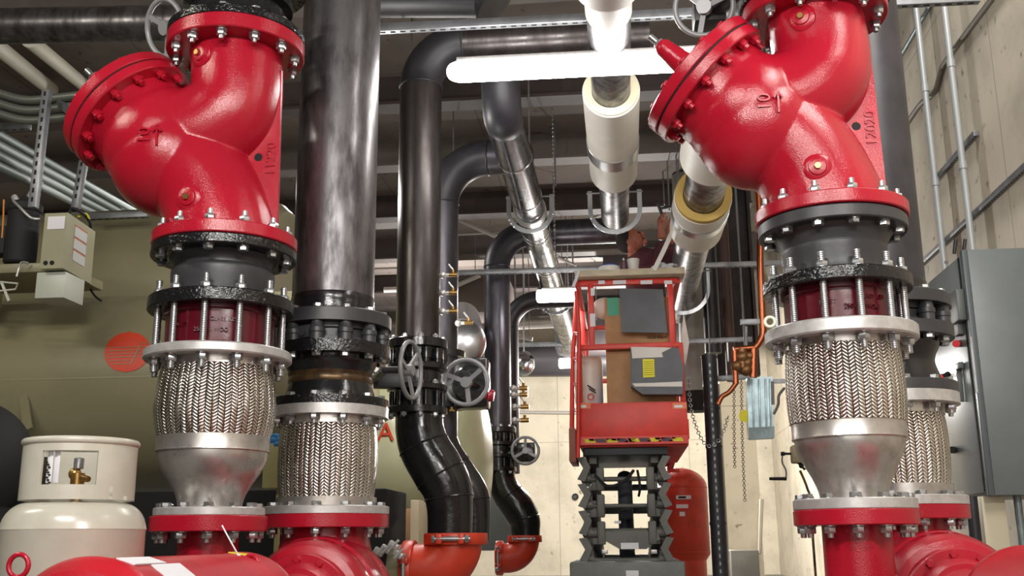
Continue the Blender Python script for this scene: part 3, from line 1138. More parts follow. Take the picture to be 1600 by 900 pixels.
# ---- red pumps -----------------------------------------------------------------------
def pump(AL, y1, hwl, nwl, A2_, z2, r2, ypump, label, motor_top, ringx):
    Yv = A2_.Y
    X = ringx
    root = thing('pump', (X, Yv, 0.0), label, 'pump', 'red circulation pumps')
    # suction flange under the coned connector
    z1 = AL.z(y1[0])
    z0 = AL.z(y1[1])
    r = AL.r(hwl, y1[1])
    nr = AL.r(nwl, y1[1])
    part('suction_flange', MB().lathe([(0, 0), (r - .003, 0), (r, .003), (r, z1 - z0 - .003), (r - .003, z1 - z0), (0, z1 - z0)], (AL.X, AL.Y, z0), seg=96), RED, root)
    bolts(root, AL.X, AL.Y, z0, r * .85, 12, BOLT_DN, 0.35)
    mb = MB().lathe([(0, 0), (nr * 1.25, 0), (nr * 1.05, .1), (nr, .25), (nr, z0 - .12), (0, z0 - .12)], (AL.X, AL.Y, 0.12), seg=64)
    mb.tube([(AL.X, AL.Y, .25), (X, Yv, .28)], .14, 32)
    part('suction_neck', mb, RED, root)
    # discharge flange
    th = z2 - A2_.z(ypump)
    zz = z2 - th
    part('discharge_flange', MB().lathe([(0, 0), (r2 - .003, 0), (r2, .003), (r2, th - .003), (r2 - .003, th), (0, th)], (A2_.X, A2_.Y, zz), seg=96), RED, root)
    bolts(root, A2_.X, A2_.Y, zz, r2 * .86, 12, BOLT_DN, 0.1)
    vr = .235
    zc = motor_top - .19
    nk = r2 * .68
    pr = [(nk * 1.5, 0), (nk * 1.15, .12), (nk, .25), (nk, zz - zc)]
    part('discharge_neck', MB().lathe([(0, 0)] + pr + [(0, zz - zc)], (A2_.X, A2_.Y, zc), seg=64), RED, root)
    # volute, axis along the room
    yv = Yv - .02
    vol = MB().lathe([(0, -.13), (vr * .55, -.13), (vr * .62, -.16), (vr * .66, -.16), (vr * .70, -.12), (vr * .86, -.12), (vr * .95, -.09), (vr, -.03), (vr, .05), (vr * .93, .12), (0, .16)],
                     (X, yv - .05, zc), (0, 1, 0), 96)
    part('volute', vol, RED, root)
    part('volute_cover', MB().lathe([(0, -.50), (.13, -.50), (.145, -.47), (.15, -.44), (.175, -.44), (.18, -.43), (.18, -.40), (.205, -.39), (.222, -.36), (.23, -.30), (.225, -.27), (.235, -.26), (.24, -.2), (.235, -.1), (0, -.1)], (X, yv, zc), (0, 1, 0), 96), RED, root)
    bm_ = MB().hexn((0, 0, 0), (0, -1, 0), .014, .012).mesh('cover_bolt')
    bm_.materials.append(RED)
    for i in range(12):
        a = 2 * PI * i / 12 + .1
        inst('cover_bolt', bm_, root, (X + .16 * math.cos(a), yv - .44, zc + .16 * math.sin(a)))
    # motor
    mr = .19
    zm = motor_top - mr
    y0m, y1m = 2.12, yv - 1.0
    mot = MB().lathe([(0, 0), (mr * .5, 0), (mr * .86, .02), (mr * .96, .055), (mr, .07), (mr, .085), (mr * .975, .09), (mr * .975, y1m - y0m - .07), (mr, y1m - y0m - .06), (mr, y1m - y0m - .03), (mr * .8, y1m - y0m + .05), (mr * .45, y1m - y0m + .1), (0, y1m - y0m + .1)],
                     (X, y0m, zm), (0, 1, 0), 96)
    m_ = part('motor', mot, REDM, root)
    part('coupling_guard', MB().cyl((X, y1m + .05, zm), (X, yv - .46, zm), .10, .115, seg=40), REDM, root)
    for yy in (y0m + .03, y1m - .05):
        e = MB().torus((X - .0, yy, motor_top + .022), (0.35, 1, 0), .026, .0075, 28, 10)
        e.cyl((X, yy, motor_top - .02), (X, yy, motor_top), .012, seg=14)
    fin = MB()
    for i in range(3):
        a = PI / 2 - .45 + i * .45
        fin.box((X + mr * math.cos(a), (y0m + y1m) / 2, zm + mr * math.sin(a)), (.02, .02, .004))
    # nameplates on the crown of the motor
    def plate(nm, yy, aa, wd, ln, m):
        a = PI / 2 + aa
        d = Vector((math.cos(a), 0, math.sin(a)))
        c = Vector((X, yy, zm)) + d * mr * .98
        R = Matrix((Vector((-d.z, 0, d.x)), Vector((0, 1, 0)), d)).transposed()
        part(nm, MB().box(c, (wd, ln, .003), R), m, m_)
    plate('nameplate', y0m + .20, -.30, .045, .16, PAPER)
    plate('nameplate', y0m + .26, -.62, .06, .15, PAPER)
    plate('yellow_sticker', y1m - .10, -.15, .07, .05, YEL)
    # box for base
    part('base_frame', MB().box((X, 3.0, .04), (.55, 2.2, .08), bev=.005).box((X, 2.5, (.08 + zm - mr * .9) / 2 + .02), (.3, .5, zm - mr * .8), bev=.005).box((X, yv, .1), (.34, .3, .2), bev=.005), REDM, root)
    return root, X, zm, mr, y0m, y1m, zc, yv


pl1 = pump(A1, (807, 831), 90, 47, A2, zA2, rA2, 825, 'red pump at the lower left beside the propane cylinder, zip tie on its eye bolt', CZ - .022, -1.13)
pl2 = pump(B1, (797, 821), 95, 53, B2, zB2, rB2, 812, 'red pump at the lower right below the grey cabinet', CZ - .020, 1.07)


def eyebolt(P, R, rr, ax, root):
    e = MB().torus(P, ax, R, rr, 32, 10)
    e.cyl(P - Vector((0, 0, R)), P - Vector((0, 0, R + .035)), rr * 1.5, seg=14)
    e.cyl(P - Vector((0, 0, R + .035)), P - Vector((0, 0, R + .02)), rr * 2.6, seg=20)
    return part('eye_bolt', e, RED, root)


eyebolt(unp(29, 884, 2.2), .0235, .0055, (0.1, 1, 0), pl1[0])
eyebolt(unp(392, 881, 3.0), .024, .0065, (0.3, 1, 0), pl1[0])
# zip tie through the second eye bolt
zt = MB().tube(spline([unp(347, 821, 2.97), unp(356, 838, 2.96), unp(366, 856, 2.96), unp(373, 868, 2.97), unp(381, 876, 2.975), unp(391, 893, 2.98)], 6), .0022, 6)
zt.tube(spline([unp(373, 868, 2.97), unp(358, 872, 2.97), unp(350, 880, 3.0), unp(372, 886, 3.02), unp(391, 893, 2.98)], 6), .002, 6)
zt.box(unp(373, 868, 2.968), (.010, .007, .008), bev=.001)
solo('zip_tie', zt, PAPER, 'white plastic zip tie looped on the eye bolt of the left pump', 'zip tie')

# ------------------------------------------------------------------ large pipes in the middle


def pl_(pts, Y):
    return [unp(x, y, Y) for x, y in pts]


def sr(px, py, Y, hw):
    return hw * sc(unp(px, py, Y))


def fl_at(mb, X, Y, z, r, h):
    mb.lathe([(0, 0), (r - .003, 0), (r, .003), (r, h - .003), (r - .003, h), (0, h)], (X, Y, z), seg=64)


small_bolt = bolt_mesh('hex_bolt', 0.016, 0.014, 0.008, 1, ZINC)
small_bolt_dn = bolt_mesh('hex_bolt', 0.016, 0.014, 0.008, -1, ZINC)


def drop_pipe(Y, cx, cy, hw, ytop, xend, ybot, lab, grp, m, roll_end=None, bendk=1.45, stretch=None):
    """vertical drop with a top elbow into a horizontal run along the room's cross direction"""
    P0 = unp(cx, cy, Y)
    r = hw * sc(P0)
    A = Axis(cx, cy, Y)
    zt = A.z(ytop)
    zb = A.z(ybot)
    xe = unp(xend, ytop, Y).x
    root = thing('steel_pipe', (A.X, Y, zb), lab, 'pipe', grp)
    bend = r * 2 * bendk
    pts = elbow_pts((A.X, Y, zb), (A.X, Y, zt), (xe, Y, zt), bend, 12)
    part('pipe_wall', MB().tube(pts[:2], r, 40), m, root)
    part('horizontal_run', MB().tube(pts[-2:], r, 40), m, root)
    part('elbow', MB().tube(pts[1:-1], r * 1.01, 40), PIPED if m is not PIPEB else PIPED, root)
    part('weld_bead', MB().torus(pts[1], (0, 0, 1), r * 1.0, .006, 40, 6), PIPED, root)
    part('weld_bead', MB().torus(pts[-2], (1, 0, 0), r * 1.0, .006, 40, 6), PIPED, root)
    return root, A, r, zt, xe


def valve_stack(A, r, ys, label, wheel=None):
    """lug valve with neck and flanges between rows ys = [top flange top, ..., bottom]"""
    y0, y1 = ys
    z1, z0 = A.z(y0), A.z(y1)
    H = z1 - z0
    R = r * 1.36
    v = thing('gear_operated_valve', (A.X, A.Y, z0), label, 'valve', 'black gear operated valves on the drop pipes')
    mb = MB()
    fl_at(mb, A.X, A.Y, z1 - H * .13, R, H * .12)
    part('top_flange', mb, BLACK, v)
    bolts(v, A.X, A.Y, z1 - H * .01, R * .86, 10, small_bolt)
    mb = MB()
    fl_at(mb, A.X, A.Y, z1 - H * .42, R, H * .08)
    part('middle_flange', mb, BLACK, v)
    mb = MB()
    fl_at(mb, A.X, A.Y, z0 + H * .31, R, H * .07)
    fl_at(mb, A.X, A.Y, z0, R, H * .09)
    part('bottom_flange', mb, BLACK, v)
    bolts(v, A.X, A.Y, z0 + H * .38, R * .86, 10, small_bolt)
    bolts(v, A.X, A.Y, z0, R * .86, 10, small_bolt_dn)
    part('body', MB().lathe([(0, 0), (r * 1.08, 0), (r * 1.02, H * .3), (r * 1.1, H * .45), (r * .98, H * .6), (r * 1.1, H * .9), (0, H * .9)], (A.X, A.Y, z0 + H * .05), seg=48), BLACK, v)
    lm = MB().cyl((0, 0, 0), (0, 0, H * .19), .021, .023, seg=12).cyl((0, 0, H * .05), (0, 0, H * .12), .028, seg=12)
    lme = lm.mesh('bolt_lug')
    lme.materials.append(BLACK)
    l2 = MB().cyl((0, 0, 0), (0, 0, H * .2), .012, seg=10).mesh('flange_stud')
    l2.materials.append(BLACK)
    for i in range(12):
        a = 2 * PI * i / 12
        inst('bolt_lug', lme, v, (A.X + R * .86 * math.cos(a), A.Y + R * .86 * math.sin(a), z1 - H * .34))
        inst('flange_stud', l2, v, (A.X + R * .86 * math.cos(a), A.Y + R * .86 * math.sin(a), z0 + H * .09))
    return v


GP = 'black pipes dropping from overhead in the middle'
# P3: large nearest drop
d3, A3, rr3, zt3, xe3 = drop_pipe(5.4, 655, 350, 33.5, 74, 1015, 532, 'thick black pipe dropping from overhead, nearest of the middle group, with mitred top elbow', GP, PIPE3, bendk=1.05)
v3 = valve_stack(A3, rr3, (532, 648), 'black valve on the nearest middle drop pipe, its handwheel seen edge-on')
mb = MB()
wc = unp(642, 578, 4.95)
handwheel(mb, wc, (0.985, -.17, 0.0), 0.148, .011, .028, 3, .8)
part('handwheel', mb, GREYW, v3, 'light grey handwheel')
part('operator_shaft', MB().cyl(wc, unp(598, 578, 4.95), .017, seg=16).cyl(unp(600, 578, 4.95), Vector((A3.X - .2, 5.25, wc.z)), .02, seg=16).bar(Vector((A3.X - .2, 5.25, wc.z)), Vector((A3.X, 5.3, wc.z)), .08, .08, bev=.006), SATIN, v3)


def s_bend(Y, ctrl, lab, grp, m, seams):
    """ctrl: (x, y, halfwidth)"""
    c = [Vector((*unp(x, y, Y), h * sc(unp(x, y, Y)))) for x, y, h in ctrl]
    c = spline([Vector((v[0], v[1], v[2], v[3])) for v in c], 8)
    root = thing('offset_pipe', (c[-1][0], Y, c[-1][2]), lab, 'pipe', grp)
    pp = [Vector((v[0], v[1], v[2])) for v in c]
    part('pipe_wall', MB().tube(pp, [v[3] for v in c], 40), m, root)
    for k in seams:
        i = int(k * (len(pp) - 2))
        part('weld_bead', MB().torus(pp[i], pp[i + 1] - pp[i], c[i][3] * .995, .006, 40, 6), m, root)
    return root


GS = 'black offset pipes standing on orange-red elbows'
s_bend(5.4, [(655, 648, 37), (656, 672, 38), (664, 700, 40), (683, 733, 41), (698, 762, 39), (703, 795, 36), (703, 836, 35)],
       'thick black S-shaped pipe standing on the large orange-red elbow', GS, BLACK, (.33, .58, .78))


def grooved_elbow(Y, cx, yc, hw, xleft, yleft, lab, hwl):
    """top coupling at (cx,yc), elbow turning left; end coupling at xleft"""
    A = Axis(cx, yc, Y)
    zc = A.z(yc)
    r = A.r(hw, yc)
    xl = unp(xleft, yleft, Y).x
    zl = unp(xleft, yleft, Y).z
    root = thing('grooved_elbow', (A.X, Y, zl - r), lab, 'pipe fitting', 'orange-red grooved elbows')
    bend = min(zc - zl, A.X - xl) * .98
    pts = elbow_pts((A.X, Y, zc + .01), (A.X, Y, zl), (xl - .01, Y, zl), bend, 14)
    part('elbow_body', MB().tube(pts, r * .84, 40), ORED, root)
    def coupling(nm, c, ax, rr):
        X, Y_, A_ = frame(Vector(ax))
        m = MB().lathe([(rr * .83, -.028), (rr * .98, -.028), (rr, -.022), (rr, .022), (rr * .98, .028), (rr * .83, .028)], c, ax, 48, closed=True)
        o = part(nm, m, ORED, root)
        side = Vector((0, -1, 0))
        p = Vector(c) + side * rr
        t = Vector(ax).cross(side).normalized()
        k = MB().box(p + side * .005, (.02, .02, .02))
        for s_ in (-1, 1):
            Rm = Matrix((t, side, Vector(ax).normalized())).transposed()
            part('clamp_ear', MB().box(p + t * s_ * .055 + side * .002, (.03, .05, .05), Rm, .006), ORED, o)
        b = MB().cyl(p - t * .085 + side * .016, p + t * .10 + side * .016, .0115, seg=12)
        b.hexn(p + t * .075 + side * .016, t, .02, .018).hexn(p - t * .075 + side * .016, -t, .02, .016)
        part('clamp_bolt', b, ZINC, o)
    coupling('top_coupling', (A.X, Y, zc), (0, 0, 1), r)
    coupling('side_coupling', (xl, Y, zl), (1, 0, 0), r * hwl)
    return root, r, zl, xl


e3, er, ezl, exl = grooved_elbow(5.4, 712, 842, 50, 640, 893, 'large orange-red elbow under the thick black S-shaped pipe', 0.96)
mb = MB().cyl((exl - .03, 5.4, ezl), (exl - .95, 5.4, ezl), er * .82, seg=40)
hp = part('pipe_wall', mb, OLIVE)
hp.name = 'header_pipe'
tag(hp, 'olive horizontal pipe running left from the large orange-red elbow', 'pipe')

# P4: second drop close behind
d4, A4, rr4, zt4, xe4 = drop_pipe(6.4, 688, 400, 28, 250, 815, 690, 'black pipe half hidden behind the nearest drop, bending right under the lamp', GP, PIPEB, bendk=1.35)
s_bend(6.4, [(690, 690, 26), (698, 712, 27), (718, 742, 27), (736, 772, 27), (741, 800, 25), (741, 845, 24)],
       'thinner black S-shaped pipe close behind the thick one', GS, BLACK, (.35, .7))
part('end_cap', MB().ball((xe4, 6.4, zt4), rr4 * 1.0, (.7, 1, 1), 32, 20), PIPED, d4)
# end elbow of the upper run turning away down the hall
# handwheel valve on P4
v4 = thing('gear_operated_valve', unp(690, 640, 6.1), 'black gearbox valve with three-spoked grey handwheel facing the aisle, red cap beside it', 'valve', 'black gear operated valves on the drop pipes')
wc = unp(728, 597, 5.7)
mb = MB()
handwheel(mb, wc, (-0.12, -1, -0.1), 0.136, .0125, .03, 3, PI / 2 + .12 + PI, .03)
part('handwheel', mb, GREYW, v4, 'grey three-spoked handwheel')
mb = MB().cyl(wc, wc + Vector((.02, .3, .02)), .018, seg=16)
mb.cyl(unp(735, 600, 6.0), unp(735, 600, 6.2), .11, .115, seg=40, bev=.01)
mb.box(unp(738, 600, 6.2), (.2, .16, .3), bev=.015)
mb.cyl(unp(735, 600, 6.2), Vector((A4.X, 6.4, wc.z)), .08, seg=24)
part('gearbox', mb, BLACK, v4)
part('red_cap', MB().cyl(unp(764, 618, 5.95), unp(772, 619, 5.95), .036, .032, seg=20, bev=.004).cyl(unp(756, 618, 5.97), unp(764, 618, 5.95), .02, seg=14), mat('wine_red_cap', lin(150, 30, 50), .3), v4)
for zz_ in (A4.z(560), A4.z(640)):
    mb = MB()
    fl_at(mb, A4.X, 6.4, zz_, rr4 * 1.4, .04)
    part('flange', mb, BLACK, v4)
dm = MB()
dm.cyl(unp(706, 636, 5.95), unp(706, 642, 5.95), .008, seg=8).cyl(unp(702, 642, 5.95), unp(710, 642, 5.95), .006, seg=8)
part('drain_cock', dm, BRASS, v4)

# P5 and P6
d5, A5, rr5, zt5, xe5 = drop_pipe(9.0, 777, 500, 20.5, 367, 962, 668, 'tall black pipe dropping beside the scissor lift, bending right at lamp height', GP, PIPEB, bendk=1.3)
v5 = valve_stack(A5, rr5, (668, 737), 'small black valve with a distant three-spoked grey handwheel')
wc = unp(821, 704, 8.7)
mb = MB()
handwheel(mb, wc, (0.1, -1, 0), 0.122, .012, .026, 3, PI / 2 + 2.09)
part('handwheel', mb, GREYW, v5, 'small grey handwheel')
part('gearbox', MB().cyl(wc, wc + Vector((0, .2, 0)), .014, seg=12).box(wc + Vector((-.01, .2, 0)), (.15, .1, .16), bev=.01).cyl(wc + Vector((0, .2, 0)), Vector((A5.X, 9.0, wc.z)), .05, seg=16), BLACK, v5)
s_bend(9.0, [(784, 735, 21), (785, 750, 21), (792, 770, 24), (808, 792, 26), (819, 812, 25), (821, 828, 23), (821, 846, 22)],
       'distant black S-shaped pipe standing on the small orange-red elbow', GS, BLACK, (.4, .7))
grooved_elbow(9.0, 820, 842, 27, 781, 872, 'small distant orange-red elbow with bolted coupling', 0.98)
d6, A6, rr6, zt6, xe6 = drop_pipe(10.2, 797, 600, 14, 470, 905, 740, 'black pipe directly behind the tall one, bending right lower down', GP, PIPED, bendk=1.6)

# overhead dark run at the very top
mb = MB().tube([unp(560, -14, 5.7), unp(750, -14, 5.7), unp(775, 6, 5.7)], .16, 32)
solo('mitred_pipe', mb, PIPED, 'dark wide pipe with cut end above the galvanized channel', 'pipe')
mb = MB().tube([unp(-60, 42, 4.9), unp(290, 36, 4.9)], .096, 40)
solo('overhead_pipe', mb, PIPE, 'black pipe crossing the top left corner', 'pipe')


# ------------------------------------------------------------------ pipes running down the hall
def run_pipe(X, H, r, Ya, Yb_, m, lab, cat='pipe', name='hall_pipe'):
    root = thing(name, (X, Ya, CZ + H - r), lab, cat, 'pipes running down the hall under the ceiling')
    part('pipe_wall', MB().cyl((X, Ya, CZ + H), (X, Yb_, CZ + H), r, seg=48), m, root)
    return root


XAp = -.63
ra = run_pipe(XAp, 2.4, .112, 5.75, 13.2, JACKET, 'scuffed shiny pipe running down the hall, left of the scissor lift')
part('top_elbow', MB().tube(spline([Vector((XAp, 5.4, zt3)), Vector((XAp, 5.5, zt3 - .06)), Vector((XAp, 5.62, CZ + 2.42)), Vector((XAp, 5.76, CZ + 2.4))], 6), .113, 40), PIPED, ra)
for yy in (6.3, 7.1, 7.9, 8.0, 9.0):
    part('band', MB().ring((XAp, yy, CZ + 2.4), (0, 1, 0), .11, .1155, .02, 40, .001), CHROME, ra)
part('saddle', MB().ring((XAp, 7.4, CZ + 2.4), (0, 1, 0), .113, .122, .10, 40, .002), SILV, ra)
def Yat(px, py, H):
    return unZ(px, py, CZ + H).y


rb_ = run_pipe(0.0, 2.4, .105, 3.6, Yat(978, 358, 2.295), PIPE, 'steel pipe in white jacketing straight above the scissor lift')
def Yat(px, py, H):
    return unZ(px, py, CZ + H).y


YJ = Yat(978, 182, 2.242)
YJ2 = Yat(978, 302, 2.242)
part('white_wrap', MB().ring((0, 4.25, CZ + 2.4), (0, 1, 0), .105, .109, Yat(978, 49, 2.29) - 4.25, 48, .001), WHITE, rb_)
for y0_, y1_ in ((3.9, Yat(978, 19, 2.242)), (YJ, YJ2)):
    part('white_jacket', MB().ring((0, y0_, CZ + 2.4), (0, 1, 0), .106, .158, y1_ - y0_, 48, .01), WHITE, rb_, 'white insulation jacket')
part('insulation_edge', MB().ring((0, YJ - .008, CZ + 2.4), (0, 1, 0), .107, .15, .02, 48, .002), mat('cream_insulation', lin(214, 206, 176), .8), rb_)
part('saddle', MB().ring((0, Yat(978, 268, 2.24) - .16, CZ + 2.4), (0, 1, 0), .156, .163, .16, 48, .002), ZINC, rb_)
rc_ = run_pipe(.58, 2.2, .132, 4.8, 10.2, PIPE, 'steel pipe in white jacketing running down the hall behind the right red valve')
YK = Yat(1110, 350, 2.01)
YK2 = Yat(1075, 396, 2.01)
for y0_, y1_ in ((4.9, YK - .75), (YK, YK2)):
    part('white_jacket', MB().ring((.58, y0_, CZ + 2.2), (0, 1, 0), .133, .19, y1_ - y0_, 48, .01), WHITE, rc_, 'white insulation jacket')
part('insulation_edge', MB().ring((.58, YK - .05, CZ + 2.2), (0, 1, 0), .135, .186, .06, 48, .004), YINS, rc_, 'exposed yellow insulation')
part('saddle', MB().ring((.58, YK + .22, CZ + 2.2), (0, 1, 0), .188, .196, .12, 48, .002), ZINC, rc_)


def clevis(X, Y, H, r, m=ZINC, rod=True, nm='clevis_hanger', lab=''):
    root = thing(nm, (X, Y, CZ + H - r), lab, 'pipe hanger', 'U-shaped pipe hangers')
    pts = [Vector((X - r * 1.15, Y, CZ + H + r * .9))]
    for i in range(17):
        a = PI + PI * i / 16
        pts.append(Vector((X + r * 1.15 * math.cos(a), Y, CZ + H + r * 1.12 * math.sin(a))))
    pts.append(Vector((X + r * 1.15, Y, CZ + H + r * .9)))
    mb = MB()
    for a, b in zip(pts[:-1], pts[1:]):
        mb.bar(a, b, .034, .007, (0, 1, 0))
    part('strap', mb, m, root)
    part('cross_bolt', MB().cyl((X - r * 1.3, Y, CZ + H + r * .8), (X + r * 1.3, Y, CZ + H + r * .8), .008, seg=8), m, root)
    if rod:
        part('hanger_rod', MB().cyl((X, Y, CZ + H + r * .8), (X, Y, ZC), .007, seg=8), STRUT, root)


clevis(XAp, Yat(831, 362, 2.24), 2.4, .14, ZINC, lab='U-shaped hanger around the scuffed shiny pipe, nearest the lamp')
clevis(XAp, Yat(872, 490, 2.24), 2.4, .14, ZINC, lab='U-shaped hanger around the scuffed shiny pipe, beside the small lamp')
clevis(XAp, 12.9, 2.4, .14, ZINC, lab='U-shaped hanger at the far end of the scuffed shiny pipe')
clevis(0, Yat(978, 362, 2.22), 2.4, .16, ZINC, lab='U-shaped hanger on the bare pipe above the worker')
clevis(.58, Yat(1075, 490, 1.97), 2.2, .2, ZINC, lab='U-shaped hanger on the jacketed pipe right of the lift')


# ------------------------------------------------------------------ channels and conduits
def strut(P0, P1, lab, slots='bottom', w_=.041, name='strut_channel', m=STRUT, grp='galvanized strut channels'):
    P0, P1 = Vector(P0), Vector(P1)
    root = thing(name, P0, lab, 'strut channel', grp)
    sd = MB().bar(P0, P1, w_, w_, (0, 0, 1), .002)
    nf = len(sd.bm.faces)
    L_ = (P1 - P0).length
    d = (P1 - P0).normalized()
    n = int(L_ / .05)
    dn = Vector((0, 0, -1)) if slots == 'bottom' else Vector((0, -1, 0))
    dn = (dn - d * dn.dot(d)).normalized()
    for i in range(n):
        c = P0 + d * (.025 + i * .05) + dn * (w_ / 2)
        sd.bar(c - d * .013, c + d * .013, .012, .002, dn)
    ch_ = part('channel', sd, m, root)
    ch_.data.materials.append(HOLE)
    for f in ch_.data.polygons:
        if f.index >= nf:
            f.material_index = 1
    return root


Zs = CZ + 2.3
def PZ(px, py, Y):
    return unp(px, py, Y)


strut(unp(560, 47, 4.66), unp(1530, -2, 4.66), 'long galvanized channel crossing above the lit lamp')
strut(unp(700, 427, 8.6), unp(1225, 411, 8.6), 'galvanized channel crossing just above the scissor lift')
strut(unp(800, 539, 12.5), unp(905, 537, 12.5), 'thin distant channel left of the scissor lift cage', w_=.05)
strut(unp(1066, 534, 9.4), unp(1175, 530, 9.4), 'galvanized channel right of the lift cage at mid-rail height')
strut(unp(1104, 593, 8.6), unp(1178, 588, 8.6), 'short galvanized channel holding the galvanized chute')
strut(unp(1185, 449, 6.6), unp(1180, 449, 6.6) + Vector((-.12, 0, 0)), 'short channel stub beside the copper pipe', w_=.05) if False else None


def conduit(name, pts, r, lab, m=GALV, cat='conduit', grp=None, seg=14, coup=()):
    root = thing(name, pts[0], lab, cat, grp)
    part('tube', MB().tube(pts, r, seg), m, root)
    for c, d in coup:
        part('coupling', MB().cyl(Vector(c) - Vector(d) * .03, Vector(c) + Vector(d) * .03, r * 1.25, seg=14), m, root)
    return root


# right wall conduits
XC = XW - .07
a = unX(1430, 20, XC)
for (xt, yt, xb, yb_, lab) in ((1430, 15, 1474, 402, 'galvanized conduit rising from the grey cabinet, left of the pair'),
                              (1481, 10, 1519, 385, 'galvanized conduit rising from the grey cabinet, right of the pair')):
    p0 = unX(xb, yb_, XC)
    conduit('vertical_conduit', [Vector((XC, p0.y, p0.z - .3)), Vector((XC, p0.y, ZH))], .026, lab, mat('bright_conduit', lin(186, 190, 190), .45, metal=.3), grp='vertical conduits on the right wall',
            coup=[((XC, p0.y, p0.z + .65), (0, 0, 1)), ((XC, p0.y, p0.z + 1.5), (0, 0, 1))])
XS = XW - .025


def wallstrut(x0, y0, x1, y1, lab):
    a, b = unX(x0, y0, XS), unX(x1, y1, XS)
    z = (a.z + b.z) / 2
    strut((XS, a.y, z), (XS, b.y, z), lab)


wallstrut(1428, 421, 1640, 229, 'long wall channel passing behind the two conduits')
wallstrut(1462, 275, 1526, 214, 'short wall channel clamped to the upper part of the two conduits')


def wconduit(pts, r, lab, m):
    P = [unX(x, y, XW - r) for x, y in pts]
    P = spline(P, 6) if len(P) > 2 else P
    conduit('wall_conduit', P, r, lab, m, grp='slanting conduits on the right wall')


wconduit([(1398, 220), (1411, 202), (1437, 164), (1452, 152), (1462, 140), (1470, 112), (1480, 92), (1548, 0), (1580, -46)], .022, 'grey bent conduit slanting up the right wall', mat('dull_grey_conduit', lin(112, 106, 94), .6))
wconduit([(1401, 98), (1455, 5)], .02, 'short shiny conduit high on the right wall beside the riser', GALV)

# left conduit bundles
GL = 'conduits bundled at the upper left'
for i in range(4):
    off = i * 22
    p = unp(-40, 188 + off * .82, 5.6 - i * .04)
    q = unp(205, 338 + off * .2, 9.0 - i * .35)
    q = unp(224 - i * 17, 338 + i * 1.5, 8.6)
    conduit('slanting_conduit', [p, q], .032 if i else .028, ['topmost', 'second', 'third', 'lowest'][i] + ' slanting galvanized conduit of the bundle behind the left red valve', mat('dim_galvanized', lin(112, 122, 120), .55, metal=.35), grp=GL,
            coup=[(p.lerp(q, .96), (q - p).normalized())])
for i in range(3):
    y = 146 + i * 16
    P = [unp(-70, y - 24, 5.2), unp(0, y, 5.2), unp(40, y + 10, 5.2), unp(85, y + 7, 5.2), unp(180, y - 4, 5.2)]
    conduit('bent_conduit', spline(P, 6), .024, ['upper', 'middle', 'lower'][i] + ' of three gently bent conduits left of the red bonnet', mat('dim_conduit', lin(120, 124, 116), .45, metal=.6), grp=GL)
strut(unp(74, 142, 5.0), unp(52, 325, 5.0), 'vertical channel holding the conduit bundle at the left', slots='front')
strut(unp(131, 252, 5.6), unp(118, 326, 5.6), 'slotted vertical channel beside the beige control box', slots='front')
strut(unp(140, 339, 6.4), unp(232, 335, 6.4), 'channel under the ends of the slanting conduits', slots='bottom')
strut(unp(-20, 200, 5.6), unp(47, 197, 5.6), 'short horizontal channel at the far left edge', slots='bottom')
strut(unp(86, 156, 5.3), unp(150, 205, 4.6), 'slotted diagonal channel beside the red bonnet', slots='bottom', w_=.035)
# pale pipes up under the left ceiling
for i, (x0, y0, x1, y1, w_) in enumerate(((-20, 60, 80, 140, .055), (45, 62, 140, 140, .05))):
    conduit('white_pipe', [unp(x0, y0, 6.0), unp(x1, y1, 7.6)], w_ * 1.05, ['white pipe slanting under the ceiling at the far left', 'white pipe slanting under the ceiling, nearer the red bonnet'][i],
            mat('pale_pipe', lin(188, 184, 170), .6), 'pipe', 'white pipes under the left ceiling', 18)


# ------------------------------------------------------------------ lamps
def lamp_fix(P0, P1, w_, lab, strength_mat, chains):
    root = thing('strip_lamp', (P0 + P1) / 2, lab, 'ceiling lamp', 'lit strip lamps')
    d = (P1 - P0).normalized()
    L_ = (P1 - P0).length
    mb = MB()
    ctrl = [(0, .35), (.006, .6), (.015, .78), (.03, .92), (.05, 1), (.95, 1), (.97, .92), (.985, .78), (.994, .6), (1, .35)]
    mb.tube([P0 + d * L_ * t for t, _ in ctrl], [w_ * k for _, k in ctrl], 32)
    part('diffuser', mb, strength_mat, root)
    up = Vector((0, 0, 1))
    part('housing', MB().bar(P0 + d * .05 + up * w_ * .95, P1 - d * .05 + up * w_ * .95, w_ * 1.2, w_ * .5, (0, 0, 1), .003), SILV, root)
    for t, top in chains:
        c = P0 + d * L_ * t + up * w_ * 1.2
        ch = MB()
        z = c.z
        i = 0
        while z < top - .01:
            ch.torus(Vector((c.x, c.y, z + .012)), (1, 0, 0) if i % 2 else (0, 1, 0), .0075, .0018, 10, 5)
            z += .019
            i += 1
        part('chain', ch, ZINC, root)
    return root


P0, P1 = unp(699, 113, 4.75), unp(1130, 92, 4.75)
lamp_fix(P0, P1, .054, 'long lit strip lamp hanging by chains under the channel, top centre', LAMP, [(.2, CZ + 2.31), (.88, CZ + 2.33), (.93, CZ + 2.33)])
lamp_fix(unp(838, 463, 8.5), unp(906, 461, 8.5), .054, 'short lit strip lamp left of the lift cage top', LAMP, [(.45, ZC)])
lamp_fix(unp(873, 568, 11.5), unp(912, 567, 11.5), .055, 'smallest lit strip lamp, low behind the left lift rail', LAMP, [(.45, ZC)])

